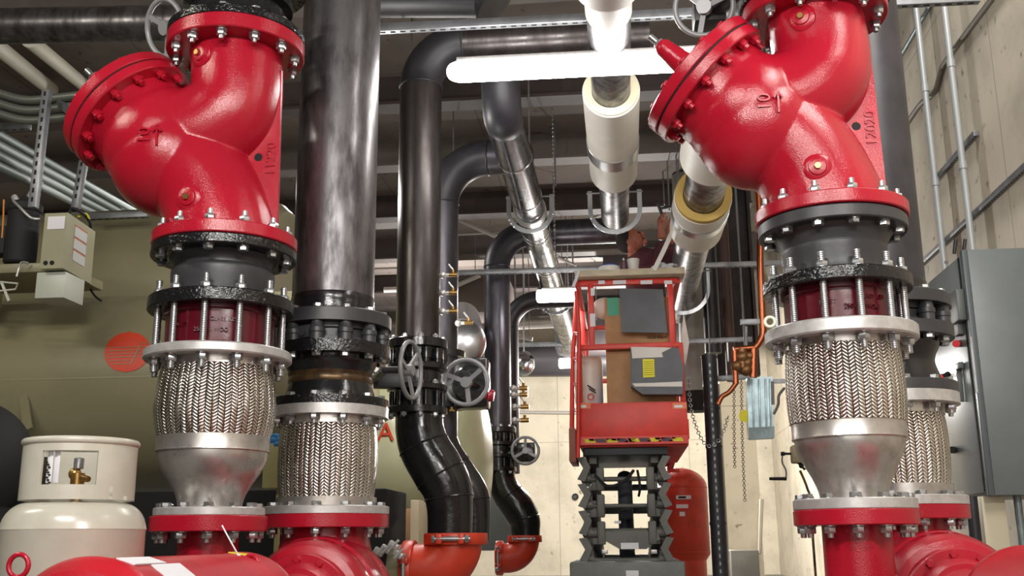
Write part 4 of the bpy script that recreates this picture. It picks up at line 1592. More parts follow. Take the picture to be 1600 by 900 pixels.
# ------------------------------------------------------------------ chiller vessels on the left
Yc = 6.0
A = unp(120, 618, Yc)
rC = 152 * sc(A)
ch = thing('chiller', (-3.5, Yc, 0), 'large olive chiller vessel with round orange-red emblem on its side', 'chiller', None)
xa, xb = -7.5, unp(560, 618, Yc).x
part('shell', MB().cyl((xa, Yc, A.z), (xb, Yc, A.z), rC, seg=96, bev=.05), OLIVE, ch)
zse = unp(120, 592, Yc - rC * .98).z
part('seam_ridge', MB().bar((xa, Yc - rC * .985, zse), (xb, Yc - rC * .985, zse), .02, .010, (0, 0, 1), .002), OLIVE, ch)
legs = [part('leg', MB().box((x, Yc, (A.z - rC) / 2 + .1), (.12, 1.0, A.z - rC + .2)), OLIVE, ch) for x in (-6.2, -4.6)]
B = unp(120, 470, 7.1)
rB = 138 * sc(B)
part('upper_shell', MB().cyl((-5.75, 7.1, B.z), (unp(455, 470, 7.1).x, 7.1, B.z), rB, seg=80, bev=.06), OLIVE, ch)
br = MB().box(unp(40, 665, 5.35), (.07, .01, .24), bev=.002)
part('lift_bracket', MB().bar(unp(37, 618, 5.42), unp(44, 672, 5.33), .05, .012, (0, -1, 0)), OLIVE, ch)
# emblem: wrapped on the shell as thin patches
def on_shell(px, py, lift=.003):
    # ray / cylinder intersection
    d = (unp(px, py, 1.0) - CAMP)
    oy, oz = CAMP.y - Yc, CAMP.z - A.z
    a_ = d.y ** 2 + d.z ** 2
    b_ = 2 * (oy * d.y + oz * d.z)
    c_ = oy * oy + oz * oz - (rC + lift) ** 2
    t = (-b_ - math.sqrt(b_ * b_ - 4 * a_ * c_)) / (2 * a_)
    return CAMP + d * t


def patch(fn, poly_rings, m, name, parent):
    mb = MB()
    rings = [[mb.bm.verts.new(fn(x, y)) for x, y in r] for r in poly_rings]
    for a_, b_ in zip(rings[:-1], rings[1:]):
        n = len(a_)
        for i in range(n - 1):
            mb.bm.faces.new([a_[i], a_[i + 1], b_[i + 1], b_[i]])
    return part(name, mb, m, parent)


rings = []
for k in range(0, 25):
    t = -1 + 2 * k / 24
    y = 550 + 31.5 * t
    hwid = 35.5 * math.sqrt(max(0, 1 - t * t)) + .2
    sh = -3.5 * t
    rings.append([(199 + sh - hwid + 2 * hwid * j / 16, y) for j in range(17)])
em = patch(on_shell, rings, TANOR, 'emblem', ch)
lf = lambda x, y: on_shell(x, y, .0055)
for i in range(6):
    y = 543.5 + i * 5.2
    sh = 3.5 * (y - 550) / 31.5
    hw_ = 35.5 * math.sqrt(max(0, 1 - ((y - 550) / 31.5) ** 2)) - 1.5
    xr = 213 - i * 2.6
    patch(lf, [[(199 - sh - hw_ + (xr - (199 - sh - hw_)) * j / 8, y - .5 - 1.8 * j / 8) for j in range(9)], [(199 - sh - hw_ + (xr - (199 - sh - hw_)) * j / 8, y + .5 - 1.8 * j / 8) for j in range(9)]], OLIVE, 'emblem_line', em)
for i in range(5):
    y = 536.5 + i * 5.2
    sh = 3.5 * (y - 550) / 31.5
    hw_ = 35.5 * math.sqrt(max(0, 1 - ((y - 550) / 31.5) ** 2)) - 1
    xl_ = 218 - i * 3.2
    xr = 199 - sh + hw_
    patch(lf, [[(xl_ + (xr - xl_) * j / 8, y - .5) for j in range(9)], [(xl_ + (xr - xl_) * j / 8, y + .5) for j in range(9)]], OLIVE, 'emblem_line', em)
patch(lf, [[(217, 540), (219, 540)], [(210, 556), (212, 556)], [(202, 569), (204, 569)]], OLIVE, 'emblem_line', em)

# cream vessel further right with dished head
Yv = 7.4
Cc = unp(700, 716, Yv)
rV = 132 * sc(Cc)
tk = thing('storage_vessel', (Cc.x - .8, Yv, 0), 'glossy cream vessel with domed end behind the middle drop pipes', 'vessel')
x1 = unp(728, 716, Yv).x
hd = [(rV, 0)] + [(rV * math.cos(t * PI / 2 / 10), .30 * rV * math.sin(t * PI / 2 / 10) * 1.0) for t in range(1, 10)] + [(0, .30 * rV)]
part('shell', MB().lathe([(0, -1.15), (rV, -1.15)] + hd, (x1, Yv, Cc.z), (1, 0, 0), 80), CREAMT, tk)
part('weld_ring', MB().torus((x1, Yv, Cc.z), (1, 0, 0), rV * 1.0, .006, 80, 6), CREAMT, tk)
point('aisle_fill_light', unp(535, 300, 5.7), 30)  # added fill hidden behind the wide riser, lights the cream vessel
point('aisle_fill_light', unp(655, 585, 6.1), 14)  # second added fill, hidden by the valve stack, for the vessel's dome
for xx in (-.9, -.2):
    part('support_leg', MB().box((x1 + xx, Yv, (Cc.z - rV) / 2 + .05), (.1, .7, Cc.z - rV + .15)), OLIVE, tk)
txt('A', .17, unp(603, 676, Yv - rV * 1.02), (1, 0, 0), (0, .1, 1), TANOR, tk, .002, 'letter')

# black round vessel at the left edge
mb = MB().ball(unp(-52, 725, 4.6), 100 * sc(unp(-52, 725, 4.6)), (1, .9, 1), 40, 28)
mb.cyl(unp(-52, 780, 4.6), Vector((unp(-52, 780, 4.6).x, 4.6, 0)), .2, seg=32)
solo('insulated_tank', mb, RUBB, 'black foam-covered round tank at the left edge above the propane cylinder', 'tank')
# black box painted as the shade below the chiller
mb = MB().box(unp(200, 850, 5.5) + Vector((0, 0, -.05)), (2.9, .5, .62), bev=.01)
solo('floor_cabinet', mb, mat('shade_black', lin(12, 12, 13), .9), 'black low cabinet under the olive chiller vessel', 'cabinet')
mb = MB().box(unp(30, 730, 7.0), (1.9, .6, 1.2), bev=.01)

# oil filter canister, control box and its shelf
Yk = 5.2
zk = unp(60, 428, Yk)
sh = thing('equipment_shelf', unp(70, 470, Yk), 'olive sheet-metal shelf on pale legs on top of the chiller', 'shelf')
part('shelf_plate', MB().box(unp(40, 428, Yk) + Vector((-.15, .1, 0)), (.85, .45, .05), bev=.003), OLIVE, sh)
part('leg', MB().box(unp(94, 452, 5.15) + Vector((0, 0, 0)), (.16, .2, .14), bev=.003), mat('pale_box', lin(186, 190, 178), .4), sh)
part('leg', MB().box(unp(-20, 455, 5.25), (.06, .2, .16), bev=.003), OLIVE, sh)
part('brace', MB().tube([unp(-5, 440, 5.0), unp(28, 443, 5.0), unp(24, 452, 5.0), unp(-5, 455, 5.0)], .005, 8).bar(unp(2, 440, 5.0), unp(14, 470, 5.0), .014, .004, (0, -1, 0)), mat('pale_box', lin(186, 190, 178), .4), sh)
fc_ = thing('filter_canister', unp(32, 415, Yk), 'matt black filter canister with hose fittings on the shelf', 'filter')
c0, c1 = unp(30, 414, Yk), unp(34, 322, Yk)
rk = 24 * sc(c0)
part('canister', MB().cyl(c0, Vector((c0.x, c0.y, c1.z)), rk, seg=40, bev=.01), RUBB, fc_)
part('cap', MB().cyl(Vector((c0.x, c0.y, c1.z - .045)), Vector((c0.x, c0.y, c1.z + .01)), rk * 1.1, seg=40, bev=.01).cyl(Vector((c0.x, c0.y, c1.z)), Vector((c0.x, c0.y, c1.z + .05)), rk * .6, rk * .3, seg=24), RUBB, fc_)
part('fitting', MB().hexn(Vector((c0.x + .02, c0.y, c1.z + .045)), (0.5, 0, 1), .02, .04).hexn(Vector((c0.x - .04, c0.y - .02, c1.z + .02)), (-.6, 0, 1), .018, .04).cyl(Vector((c0.x + .04, c0.y, c1.z + .06)), Vector((c0.x + .08, c0.y, c1.z + .14)), .014, seg=10), SILV, fc_)
part('hose', MB().tube(spline([unp(21, 314, 5.1), unp(32, 325, 5.05), unp(48, 340, 5.05), unp(61, 342, 5.1)], 6), .007, 10), SILV, fc_)
part('bottom_hose', MB().tube(spline([unp(26, 432, 5.0), unp(30, 418, 5.0), unp(34, 410, 5.02), unp(44, 411, 5.05)], 6), .006, 8), SILV, fc_)
part('side_block', MB().box(unp(3, 378, Yk), (.09, .1, .16), bev=.01), RUBB, fc_)
part('orange_hose', MB().tube(spline([unp(6, 312, 5.15), unp(5, 345, 5.15), unp(3, 372, 5.15)], 5), .005, 8), mat('orange_hose', lin(190, 120, 50), .5), fc_)
# control box: front narrow face, long right face going back
cb = thing('control_box', unp(80, 425, 5.05), 'beige control box with white paper sheet and warning stickers beside the black canister', 'control box')
p = unp(62, 420, 5.0)
q = unp(98, 421, 5.0)
hgt = unp(62, 334, 5.0).z - p.z
q2 = unp(143, 432, 5.35)
poly = [p, q, q2, Vector((p.x + .02, q2.y, 0))]
for v_ in poly:
    v_.z = p.z
BEI = mat('beige_box', lin(150, 146, 120), .5, var=.03)
part('case', MB().prism(poly, (0, 0, hgt)), BEI, cb)
sdx = (poly[2] - poly[1]).normalized()
nrm = Vector((sdx.y, -sdx.x, 0))
part('paper_sheet', MB().box((p + q) / 2 + Vector((.005, -.003, hgt * .82)), (.095, .002, .07)), PAPER, cb)
for i in range(3):
    c = poly[1] + sdx * .17 + Vector((0, 0, hgt * (.76 - .22 * i))) + nrm * .002
    Rm = Matrix((sdx, nrm, Vector((0, 0, 1)))).transposed()
    part('warning_sticker', MB().box(c, (.15, .002, .055), Rm), mat('sticker_grey', lin(186, 186, 184), .6), cb)
    part('sticker_band', MB().box(c + Vector((0, 0, .031)) + nrm * .0005, (.15, .002, .008), Rm), mat('sticker_rust', lin(176, 96, 60), .6), cb)
part('knockout_plug', MB().cyl(p + Vector((.03, -.004, .03)), p + Vector((.03, .002, .03)), .012, seg=16).cyl(p + Vector((.065, -.004, .03)), p + Vector((.065, .002, .03)), .012, seg=16), HOLE, cb)
part('cable_loop', MB().tube(spline([unp(108, 334, 5.2), unp(112, 326, 5.2), unp(124, 330, 5.2), unp(134, 338, 5.3), unp(141, 348, 5.3), unp(141, 360, 5.35)], 6), .009, 8), RUBB, cb)
part('yellow_wire', MB().tube(spline([unp(122, 338, 5.25), unp(134, 334, 5.3), unp(140, 344, 5.3)], 6), .006, 8), YEL, cb)
mb = MB().tube(spline([unp(138, 428, 5.6), unp(140, 448, 5.5), unp(148, 462, 5.45), unp(158, 470, 5.4)], 6), .006, 8)
solo('black_cable', mb, RUBB, 'thin black cable hanging from the beige control box', 'cable')

# beige junction box and blue rag between the two left braids
Yj = 4.6
mb = MB().box(unp(432, 728, Yj), (.10, .08, .20), bev=.006).box(unp(446, 702, Yj), (.09, .06, .05), bev=.004)
mb.cyl(unp(437, 740, Yj), Vector((unp(437, 740, Yj).x, Yj, 0)), .012, seg=10)
solo('junction_box', mb, mat('pale_olive', lin(176, 170, 120), .45), 'pale olive junction box between the two left braided connectors', 'junction box')
mb = MB()
random.seed(3)
for i in range(9):
    mb.ball(unp(429 + random.uniform(-5, 6), 688 + random.uniform(-7, 8), Yj - .02 + random.uniform(-.02, .02)), random.uniform(.012, .022), (1, 1, random.uniform(.6, 1.3)), 8, 6)
solo('blue_rag', mb, mat('blue_rag', lin(60, 130, 190), .8), 'crumpled blue rag on the pale olive junction box', 'rag')

# ------------------------------------------------------------------ propane cylinder
Yp = 2.55
cyx = unp(118, 800, Yp)
rp = 106 * sc(cyx)
pr_ = thing('propane_cylinder', (cyx.x, Yp, 0), 'cream-white propane cylinder with collar handle in the lower left corner', 'gas cylinder')
zsh = unp(118, 826, Yp - rp * .9).z
ztop = unp(118, 785, Yp).z
pts = [(0, 0), (rp * .8, 0), (rp * .8, .03), (rp, .06), (rp, zsh)]
dome = []
for i in range(1, 9):
    a_ = PI / 2 * i / 8
    dome.append((rp * (.62 + .38 * math.cos(a_)), zsh + (ztop - zsh) * math.sin(a_)))
dome.append((0, ztop + .03))
part('body', MB().lathe([(0, .04)] + [(rp * .8, .04), (rp, .1), (rp, zsh - .004), (rp * 1.012, zsh)] + dome, (cyx.x, Yp, 0), seg=96), PROP, pr_)
part('foot_ring', MB().ring((cyx.x, Yp, 0), (0, 0, 1), rp * .8, rp * .84, .1, 64), PROP, pr_)
# collar: curved sheet with a cut-out towards the aisle
ccx = unp(124, 740, Yp)
rcol = 84 * sc(ccx)
zc0 = unp(124, 783, Yp).z
zc1 = unp(124, 694, Yp).z
mb = MB()
thk = .006
N_ = 96
zl = [zc0, zc0 + .01, unp(124, 756, Yp - rcol).z, unp(124, 700, Yp - rcol).z - .004, zc1]
for i in range(N_):
    a0_ = 2 * PI * i / N_
    a1_ = 2 * PI * (i + 1) / N_
    am = (a0_ + a1_) / 2
    xs = ccx.x + rcol * math.cos(am)
    ys = Yp + rcol * math.sin(am)
    sx_ = proj(Vector((xs, ys, ccx.z)))[0]
    front = math.sin(am) < 0
    for k in range(4):
        if k == 2 and front and 66 < sx_ < 153:
            continue
        if k == 2 and (not front) and 40 < sx_ < 75:
            continue
        z0_, z1_ = zl[k], zl[k + 1]
        vs = []
        for rr_ in (rcol, rcol - thk):
            for a_ in (a0_, a1_):
                for zz in (z0_, z1_):
                    vs.append(mb.bm.verts.new((ccx.x + rr_ * math.cos(a_), Yp + rr_ * math.sin(a_), zz)))
        for f in ((0, 2, 3, 1), (4, 5, 7, 6), (0, 1, 5, 4), (2, 6, 7, 3), (1, 3, 7, 5), (0, 4, 6, 2)):
            mb.bm.faces.new([vs[j] for j in f])
bmesh.ops.remove_doubles(mb.bm, verts=list(mb.bm.verts), dist=1e-5)
co = part('collar', mb, PROP, pr_, angle=40)
part('rolled_rim', MB().torus((ccx.x, Yp, zc1), (0, 0, 1), rcol - .004, .0095, 96, 12), PROP, co)
vb = unp(121, 752, Yp)
vv = MB().cyl(Vector((vb.x, Yp, zc0)), Vector((vb.x, Yp, vb.z + .02)), .017, seg=20).ball(Vector((vb.x - .008, Yp, vb.z + .018)), .016).cyl(Vector((vb.x, Yp, vb.z + .01)), Vector((vb.x + .035, Yp - .01, vb.z + .004)), .012, .007, seg=16)
va = part('brass_valve', vv, BRASS, pr_)
part('valve_knob', MB().cyl(Vector((vb.x, Yp, vb.z + .03)), Vector((vb.x, Yp, vb.z + .058)), .0125, seg=14, bev=.002), ZINC, va)
# paper sleeve on the left inside of the cut-out
mb = MB()
for k in range(2):
    mb.box(unp(78 + k * 11, 727, Yp - rcol * .86), (.016, .004, .085), Matrix.Rotation(-.35, 3, 'Z'), .001)
sl = part('paper_tag', mb, PAPER, pr_)
mk = MB()
for k in range(9):
    mk.box(unp(73 + (k % 3) * 2, 722 + k * 4, Yp - rcol * .865 - .004), (.006, .002, .004))
part('printed_mark', mk, HOLE, sl)
part('rounded_slot', MB().cyl(unp(51, 739, Yp - rcol * .62), unp(46, 770, Yp - rcol * .62), .0035, seg=10), mat('slot_shade', lin(120, 116, 104), .6), co)

# ------------------------------------------------------------------ scissor lift
YL = 7.9
sl = thing('scissor_lift', unp(985, 895, YL + .5) * 1.0, 'raised scissor lift with red guard rails and grey scissor arms', 'scissor lift')
sl.location.z = 0
LRED = mat('lift_red_paint', lin(206, 52, 40), .45, var=.08, vscale=6)


def U(x, y, Y=YL):
    return unp(x, y, Y)


x0, x1 = U(905, 655).x, U(1074, 655).x
zt, zm_, zb = U(990, 629).z, U(990, 684).z, U(990, 700).z
LEN = 1.75
part('platform', MB().box(((x0 + x1) / 2, YL + LEN / 2, zm_ - .02), (x1 - x0, LEN, .09), bev=.004), LRED, sl)
part('toe_board', MB().box(((x0 + x1) / 2, YL, (zt + zm_) / 2), (x1 - x0, .03, zt - zm_), bev=.003)
     .box((x0, YL + LEN / 2, zm_ + .06), (.02, LEN, .14)).box((x1, YL + LEN / 2, zm_ + .06), (.02, LEN, .14)).box(((x0 + x1) / 2, YL + LEN, zm_ + .06), (x1 - x0, .02, .14)), LRED, sl)
hz = []
for i in range(9):
    a0, a1 = 912 + i * 17.2, 912 + (i + 1) * 17.2
    hz.append(i)
    y0 = 689 - i * .35
    P = [U(a0, y0 - 3, YL - .05), U(a1 - 1.5, y0 - 3, YL - .05), U(a1 + 1.5, y0 + 3, YL - .05), U(a0 + 3, y0 + 3, YL - .05)]
    part('hazard_stripe', MB().prism(P, (0, .004, 0)), YEL if i % 2 == 0 else mat('purple_black', lin(60, 34, 50), .5), sl) if i % 2 or True else None
part('hazard_backing', MB().box(U(990, 688, YL - .035), (x1 - x0, .03, .06)), LRED, sl)
for (xx) in (912, 1062):
    part('caution_sticker', MB().box(U(xx, 634, YL - .017), (.105, .002, .045)), ORL, sl)
    part('caution_sticker', MB().box(U(xx - 2, 635, YL - .019), (.06, .002, .018)), PAPER, sl)


def rail(P0, P1, t=.04, nm='guard_rail'):
    part(nm, MB().bar(P0, P1, t, t, (0, 0, 1) if abs((P1 - P0).z) < .3 else (0, 1, 0), .006), LRED, sl)


ztop = U(990, 441).z
zmid = U(990, 541).z
for xx, xb in ((905, 910), (1074, 1066)):
    pass
XL0, XL1 = U(906, 600).x, U(1066, 600).x
XU0, XU1 = U(924, 500).x, U(1049, 500).x
for X_ in (XL0, XL1):
    rail(Vector((X_, YL, zt)), Vector((X_, YL, zmid)), nm='rail_post')
    rail(Vector((X_, YL + LEN, zt - .3)), Vector((X_, YL + LEN, ztop)), nm='rail_post')
    rail(Vector((X_, YL + LEN / 2, zt - .3)), Vector((X_, YL + LEN / 2, ztop)), nm='rail_post')
    rail(Vector((X_, YL, zmid)), Vector((X_, YL + LEN, zmid)))
    rail(Vector((X_, YL, ztop)), Vector((X_, YL + LEN, ztop)))
for X_ in (XU0, XU1):
    rail(Vector((X_, YL, zmid)), Vector((X_, YL, ztop)), .045, 'rail_post')
rail(Vector((XL0, YL, zmid)), Vector((XL1, YL, zmid)), .042)
rail(Vector((XL0, YL, ztop)), Vector((XL1, YL, ztop)), .042)
rail(Vector((XL0, YL + LEN, zmid)), Vector((XL1, YL + LEN, zmid)))
rail(Vector((XL0, YL + LEN, ztop)), Vector((XL1, YL + LEN, ztop)))
# outer entry ladder rail, left side
part('ladder_rail', MB().tube([U(893, 720, YL + .6), U(895, 560, YL + .6), U(902, 450, YL + .6)], .02, 10).tube([U(903, 715, YL - .1), U(905, 520, YL - .1), U(900, 455, YL - .1)], .016, 10), LRED, sl)
for yy in (470, 520, 560, 600, 640, 690):
    part('ladder_rung', MB().cyl(U(896, yy, YL + .5), U(904, yy + 2, YL - .1), .012, seg=8), ORED, sl)
part('ladder_bracket', MB().box(U(897, 700, YL + .2), (.05, .5, .25), bev=.005), mat('dusty_red', lin(150, 90, 76), .6), sl)
# rail stickers
for (xx, yy, w_, h_) in ((926, 500, .04, .10), (926, 456, .03, .06), (968, 441, .10, .03), (1010, 441, .09, .03), (1044, 441, .06, .028), (940, 441, .05, .028)):
    part('rail_sticker', MB().box(U(xx, yy, YL - .026), (w_, .003, h_)), PAPER, sl)
# grey manual plate and control console
Z = lambda y: U(1000, y).z
p = [U(968, 451, YL - .04), U(1036, 452, YL - .04), U(1043, 520, YL - .04), U(971, 519, YL - .04)]
part('grey_board', MB().prism(p, (0, .012, 0)), DGREY, sl)
cs = part('control_console', MB().prism([U(985, 543, YL - .12), U(1060, 543, YL - .12), U(1068, 574, YL - .12), U(1067, 616, YL - .12), U(1004, 616, YL - .12), U(986, 603, YL - .12)], (0, .12, 0)), DGREY, sl)
part('worn_white_patch', MB().prism([U(986, 542, YL - .125), U(1050, 543, YL - .125), U(1034, 551, YL - .125), U(1036, 558, YL - .125), U(988, 560, YL - .125)], (0, .004, 0)), mat('worn_white', lin(206, 200, 194), .7), cs)
part('worn_white_edge', MB().prism([U(988, 599, YL - .125), U(1025, 598, YL - .125), U(1066, 596, YL - .125), U(1066, 604, YL - .125), U(992, 604, YL - .125)], (0, .004, 0)), mat('worn_white', lin(206, 200, 194), .7), cs)
ys = part('yellow_sticker', MB().prism([U(1004, 561, YL - .126), U(1022, 561, YL - .126), U(1023, 589, YL - .126), U(1005, 590, YL - .126)], (0, .003, 0)), YEL, cs)
ll = MB()
for k in range(7):
    ll.box(U(1013.5, 565 + k * 3.4, YL - .128), (.07, .001, .003))
part('printed_line', ll, mat('ink', lin(120, 110, 30), .7), ys)
# scissor mechanism
zc0 = .46
ztp = zb - .04
NL = 4
hh = (ztp - zc0) / NL
for s, X_ in (('l', U(918, 780).x), ('r', U(1035, 780).x)):
    sg = -1 if s == 'l' else 1
    for k in range(NL):
        za_, zb_ = zc0 + k * hh, zc0 + (k + 1) * hh
        for j, (ya, yb_) in enumerate(((YL + .15, YL + 1.45), (YL + 1.45, YL + .15))):
            xo = X_ + (0.055 if j else 0) * -sg + .012 * (k % 2) * sg
            part('scissor_arm', MB().bar(Vector((xo, ya, za_ + .03)), Vector((xo, yb_, zb_ - .0)), .06, .125, (0, 0, 1), .006), MGREY, sl)
            part('pivot_boss', MB().cyl(Vector((xo - .035, ya, za_ + .03)), Vector((xo + .035, ya, za_ + .03)), .034, seg=20), MGREY, sl)
XA, XB = U(918, 780).x, U(1035, 780).x
for k in range(NL + 1):
    z = zc0 + k * hh + .02
    part('cross_tube', MB().cyl(Vector((XA - .03, YL + .15, z)), Vector((XB + .03, YL + .15, z)), (.02, .034, .016, .018, .03)[k], seg=20), MGREY, sl)
    part('cross_tube', MB().cyl(Vector((XA, YL + 1.45, z)), Vector((XB, YL + 1.45, z)), .028, seg=20), MGREY, sl)
for k in (1, 2, 3):
    for Xq in (U(938, 780).x, U(1018, 780).x):
        z = zc0 + k * hh
        part('link_plate', MB().box((Xq, YL + .12, z + .02), (.06, .07, .17), bev=.012), MGREY, sl)
for k in range(NL):
    for s_, X_ in ((-1, XA - .075), (1, XB + .075)):
        za_ = zc0 + k * hh
        part('arm_end_plate', MB().prism([Vector((X_, YL + .08, za_ + .02)), Vector((X_ - s_ * .055, YL + .08, za_ + .0)), Vector((X_ - s_ * .10, YL + .08, za_ + hh * .55)), Vector((X_ - s_ * .055, YL + .08, za_ + hh * .95)), Vector((X_, YL + .08, za_ + hh * .9)), Vector((X_ - s_ * .045, YL + .08, za_ + hh * .5))], (0, .05, 0)), MGREY, sl)
part('lift_cylinder', MB().cyl((U(978, 800).x, YL + .5, zc0 + .05), (U(978, 800).x, YL + 1.1, ztp - .1), .06, seg=28).cyl((U(978, 800).x, YL + .3, zc0 + hh * 1.8), (U(978, 800).x + .001, YL + .5, zc0 + hh * 3), .055, seg=24), DGREY, sl)
part('gusset_plate', MB().prism([U(940, 842, YL + .1), U(968, 858, YL + .1), U(1010, 858, YL + .1), U(1032, 842, YL + .1), U(1026, 830, YL + .1), U(946, 830, YL + .1)], (0, .03, 0)), MGREY, sl)
ds = part('data_sticker', MB().box(U(984, 853, YL + .09), (.13, .002, .045)), PAPER, sl)
part('arm_sticker', MB().box(U(965, 816, YL + .08), (.05, .002, .02)), PAPER, sl)
for xx, yy in ((945, 862), (1022, 862)):
    part('bolt_cover', MB().box(U(xx, yy, YL + .1), (.045, .02, .03), bev=.004), SILV, sl)
part('hydraulic_hose', MB().tube(spline([U(930, 742, YL + .1), U(950, 760, YL + .05), U(975, 752, YL + .05), U(990, 735, YL + .1)], 6), .012, 8).tube(spline([U(996, 735, YL + .1), U(1000, 760, YL + .05), U(998, 775, YL + .1)], 6), .010, 8), RUBB, sl)
part('mounting_frame', MB().box((U(978, 725).x, YL + .75, ztp + .03), (.62, 1.4, .07), bev=.005), mat('dark_blue_grey', lin(44, 52, 60), .5), sl)
# chassis
zch = .455
part('chassis', MB().box(((XA + XB) / 2, YL + .8, (zch + .12) / 2 + .02), (U(1072, 890).x - U(893, 890).x, 1.75, zch - .12), bev=.015), mat('chassis_grey', lin(104, 108, 106), .5, var=.1), sl)
part('chassis_lip', MB().box(((XA + XB) / 2, YL - .04, zch - .015), (U(1068, 890).x - U(897, 890).x, .06, .05), bev=.01), MGREY, sl)
part('chassis_sticker', MB().box(U(988, 897, YL - .09), (.09, .002, .05)), PAPER, sl)
wh = MB().cyl((0, 0, 0), (.12, 0, 0), .19, seg=32, bev=.02).mesh('wheel')
wh.materials.append(RUBB)
for xx in (U(893, 890).x - .02, U(1072, 890).x - .10):
    for yy in (YL + .25, YL + 1.4):
        inst('wheel', wh, sl, (xx, yy, .19))

# board across the top rail with things on it
bx0, bx1 = U(899, 436).x, U(1069, 436).x
zbo = ztop + .05
board = solo('wooden_board', MB().box(((bx0 + bx1) / 2, YL + .02, zbo), (bx1 - bx0, .30, .05), bev=.003), mat('pale_plywood', lin(196, 182, 158), .7, var=.08, vscale=12),
             'pale plywood board laid across the top rail of the lift', 'board')
zo = zbo + .026


def onb(x, Y=YL):
    v = U(x, 428, Y)
    return Vector((v.x, Y, zo))


c = onb(952)
tb = thing('plastic_tub', c, 'white plastic tub with blue lid on the plywood board', 'tub')
part('tub_body', MB().lathe([(0, 0), (.075, 0), (.082, .04), (.078, .05), (0, .05)], c, seg=40), WHITE, tb)
part('lid', MB().lathe([(0, 0), (.066, 0), (.062, .014), (0, .018)], c + Vector((0, 0, .05)), seg=40), BLUEP, tb)
c = onb(990)
cu = thing('paper_cup', c, 'white paper cup standing on the plywood board', 'cup')
part('cup_body', MB().lathe([(0, 0), (.038, 0), (.049, .105), (.046, .105), (.036, .006), (0, .006)], c, seg=36), WHITE, cu)
part('cup_band', MB().ring(c + Vector((0, 0, .012)), (0, 0, 1), .0385, .0405, .006, 36, .001), mat('dark_band', lin(60, 54, 60), .6), cu)
c = onb(975, YL + .03)
bt = thing('bottle', c, 'small purple-brown bottle behind the paper cup', 'bottle')
part('bottle_body', MB().lathe([(0, 0), (.030, 0), (.030, .09), (.02, .1), (0, .1)], c, seg=24), mat('purple_brown', lin(104, 70, 84), .4), bt)
part('cap', MB().cyl(c + Vector((0, 0, .1)), c + Vector((0, 0, .125)), .014, seg=16), ZINC, bt)
random.seed(5)
mb = MB()
for i in range(10):
    mb.ball(onb(1040 + random.uniform(-14, 16), YL - .03) + Vector((0, random.uniform(-.04, .04), random.uniform(.01, .045))), random.uniform(.016, .03), (1.6, 1, .7), 8, 6)
solo('crumpled_paper', mb, PAPER, 'crumpled white paper on the right end of the plywood board', 'paper')
mb = MB()
for i in range(7):
    mb.ball(onb(912 + i * 6, YL - .06) + Vector((0, 0, .012)), random.uniform(.015, .024), (1.8, 1, .6), 8, 6)
mb.tube([onb(905, YL - .13), onb(902, YL - .15) + Vector((0, 0, -.05)), onb(899, YL - .17) + Vector((-.02, 0, -.14))], .012, 8)
solo('white_cloth', mb, PAPER, 'white cloth hanging off the left end of the plywood board', 'cloth')

# boxes inside the cage
b1 = thing('cardboard_box', U(990, 630, YL + .3), 'tall cardboard box standing in the lift cage, lower of two', 'box', 'cardboard boxes in the lift cage')
zpf = zm_ + .03
xbl, xbr = U(948, 600).x, U(1056, 600).x
zj = U(990, 545).z
part('carton', MB().box(((xbl + xbr) / 2, YL + .29, (zpf + zj) / 2), (xbr - xbl, .44, zj - zpf), bev=.004), CARD, b1)
part('blue_label', MB().box((xbl - .001, YL + .3, zpf + .25), (.003, .3, .28)), BLUEP, b1)
b2 = thing('cardboard_box', U(990, 545, YL + .3), 'upper cardboard box with a green label in the lift cage', 'box', 'cardboard boxes in the lift cage')
zt2 = U(990, 462).z
part('carton', MB().box(((xbl + xbr) / 2, YL + .29, (zj + zt2) / 2 + .003), (xbr - xbl, .44, zt2 - zj - .004), bev=.004), CARD, b2)
part('green_label', MB().box(U(958, 479, YL + .068), (.09, .003, .14)), GREEN, b2)
txt('25/50 Ream', .03, U(1026, 527, YL + .066), (1, 0, 0), (0, 0, 1), HOLE, b2, .0008, 'printed_lettering', 'CENTER')
wb = MB().lathe([(0, 0), (.10, 0), (.11, .03), (.11, .33), (.10, .38), (0, .38)], U(921, 634, YL + .35) , seg=28)
o = solo('white_drum', wb, WHITE, 'white container with red oval and black marks at the left inside the lift cage', 'container')
part('red_oval', MB().torus(U(923, 620, YL + .21), (0, 1, 0), .022, .004, 24, 6), REDL, o)
part('black_mark', MB().bar(U(918, 602, YL + .22), U(930, 610, YL + .22), .01, .004, (0, 1, 0)).bar(U(920, 607, YL + .22), U(931, 614, YL + .22), .008, .004, (0, 1, 0)), HOLE, o)
hh_ = MB().ball(U(944, 482, YL + .25), .095, (1, 1, .9), 28, 18)
solo('hard_hat', hh_, WHITE, 'white hard hat tucked left of the upper cardboard box', 'helmet')

# ------------------------------------------------------------------ worker on the lift
YM = 8.62
SKIN = mat('skin', lin(172, 104, 84), .55)
SHIRT = mat('maroon_shirt', lin(96, 52, 62), .9, var=.1)
HAIR = mat('dark_hair', lin(34, 28, 30), .8)
TROU = mat('dark_trousers', lin(40, 42, 52), .9)


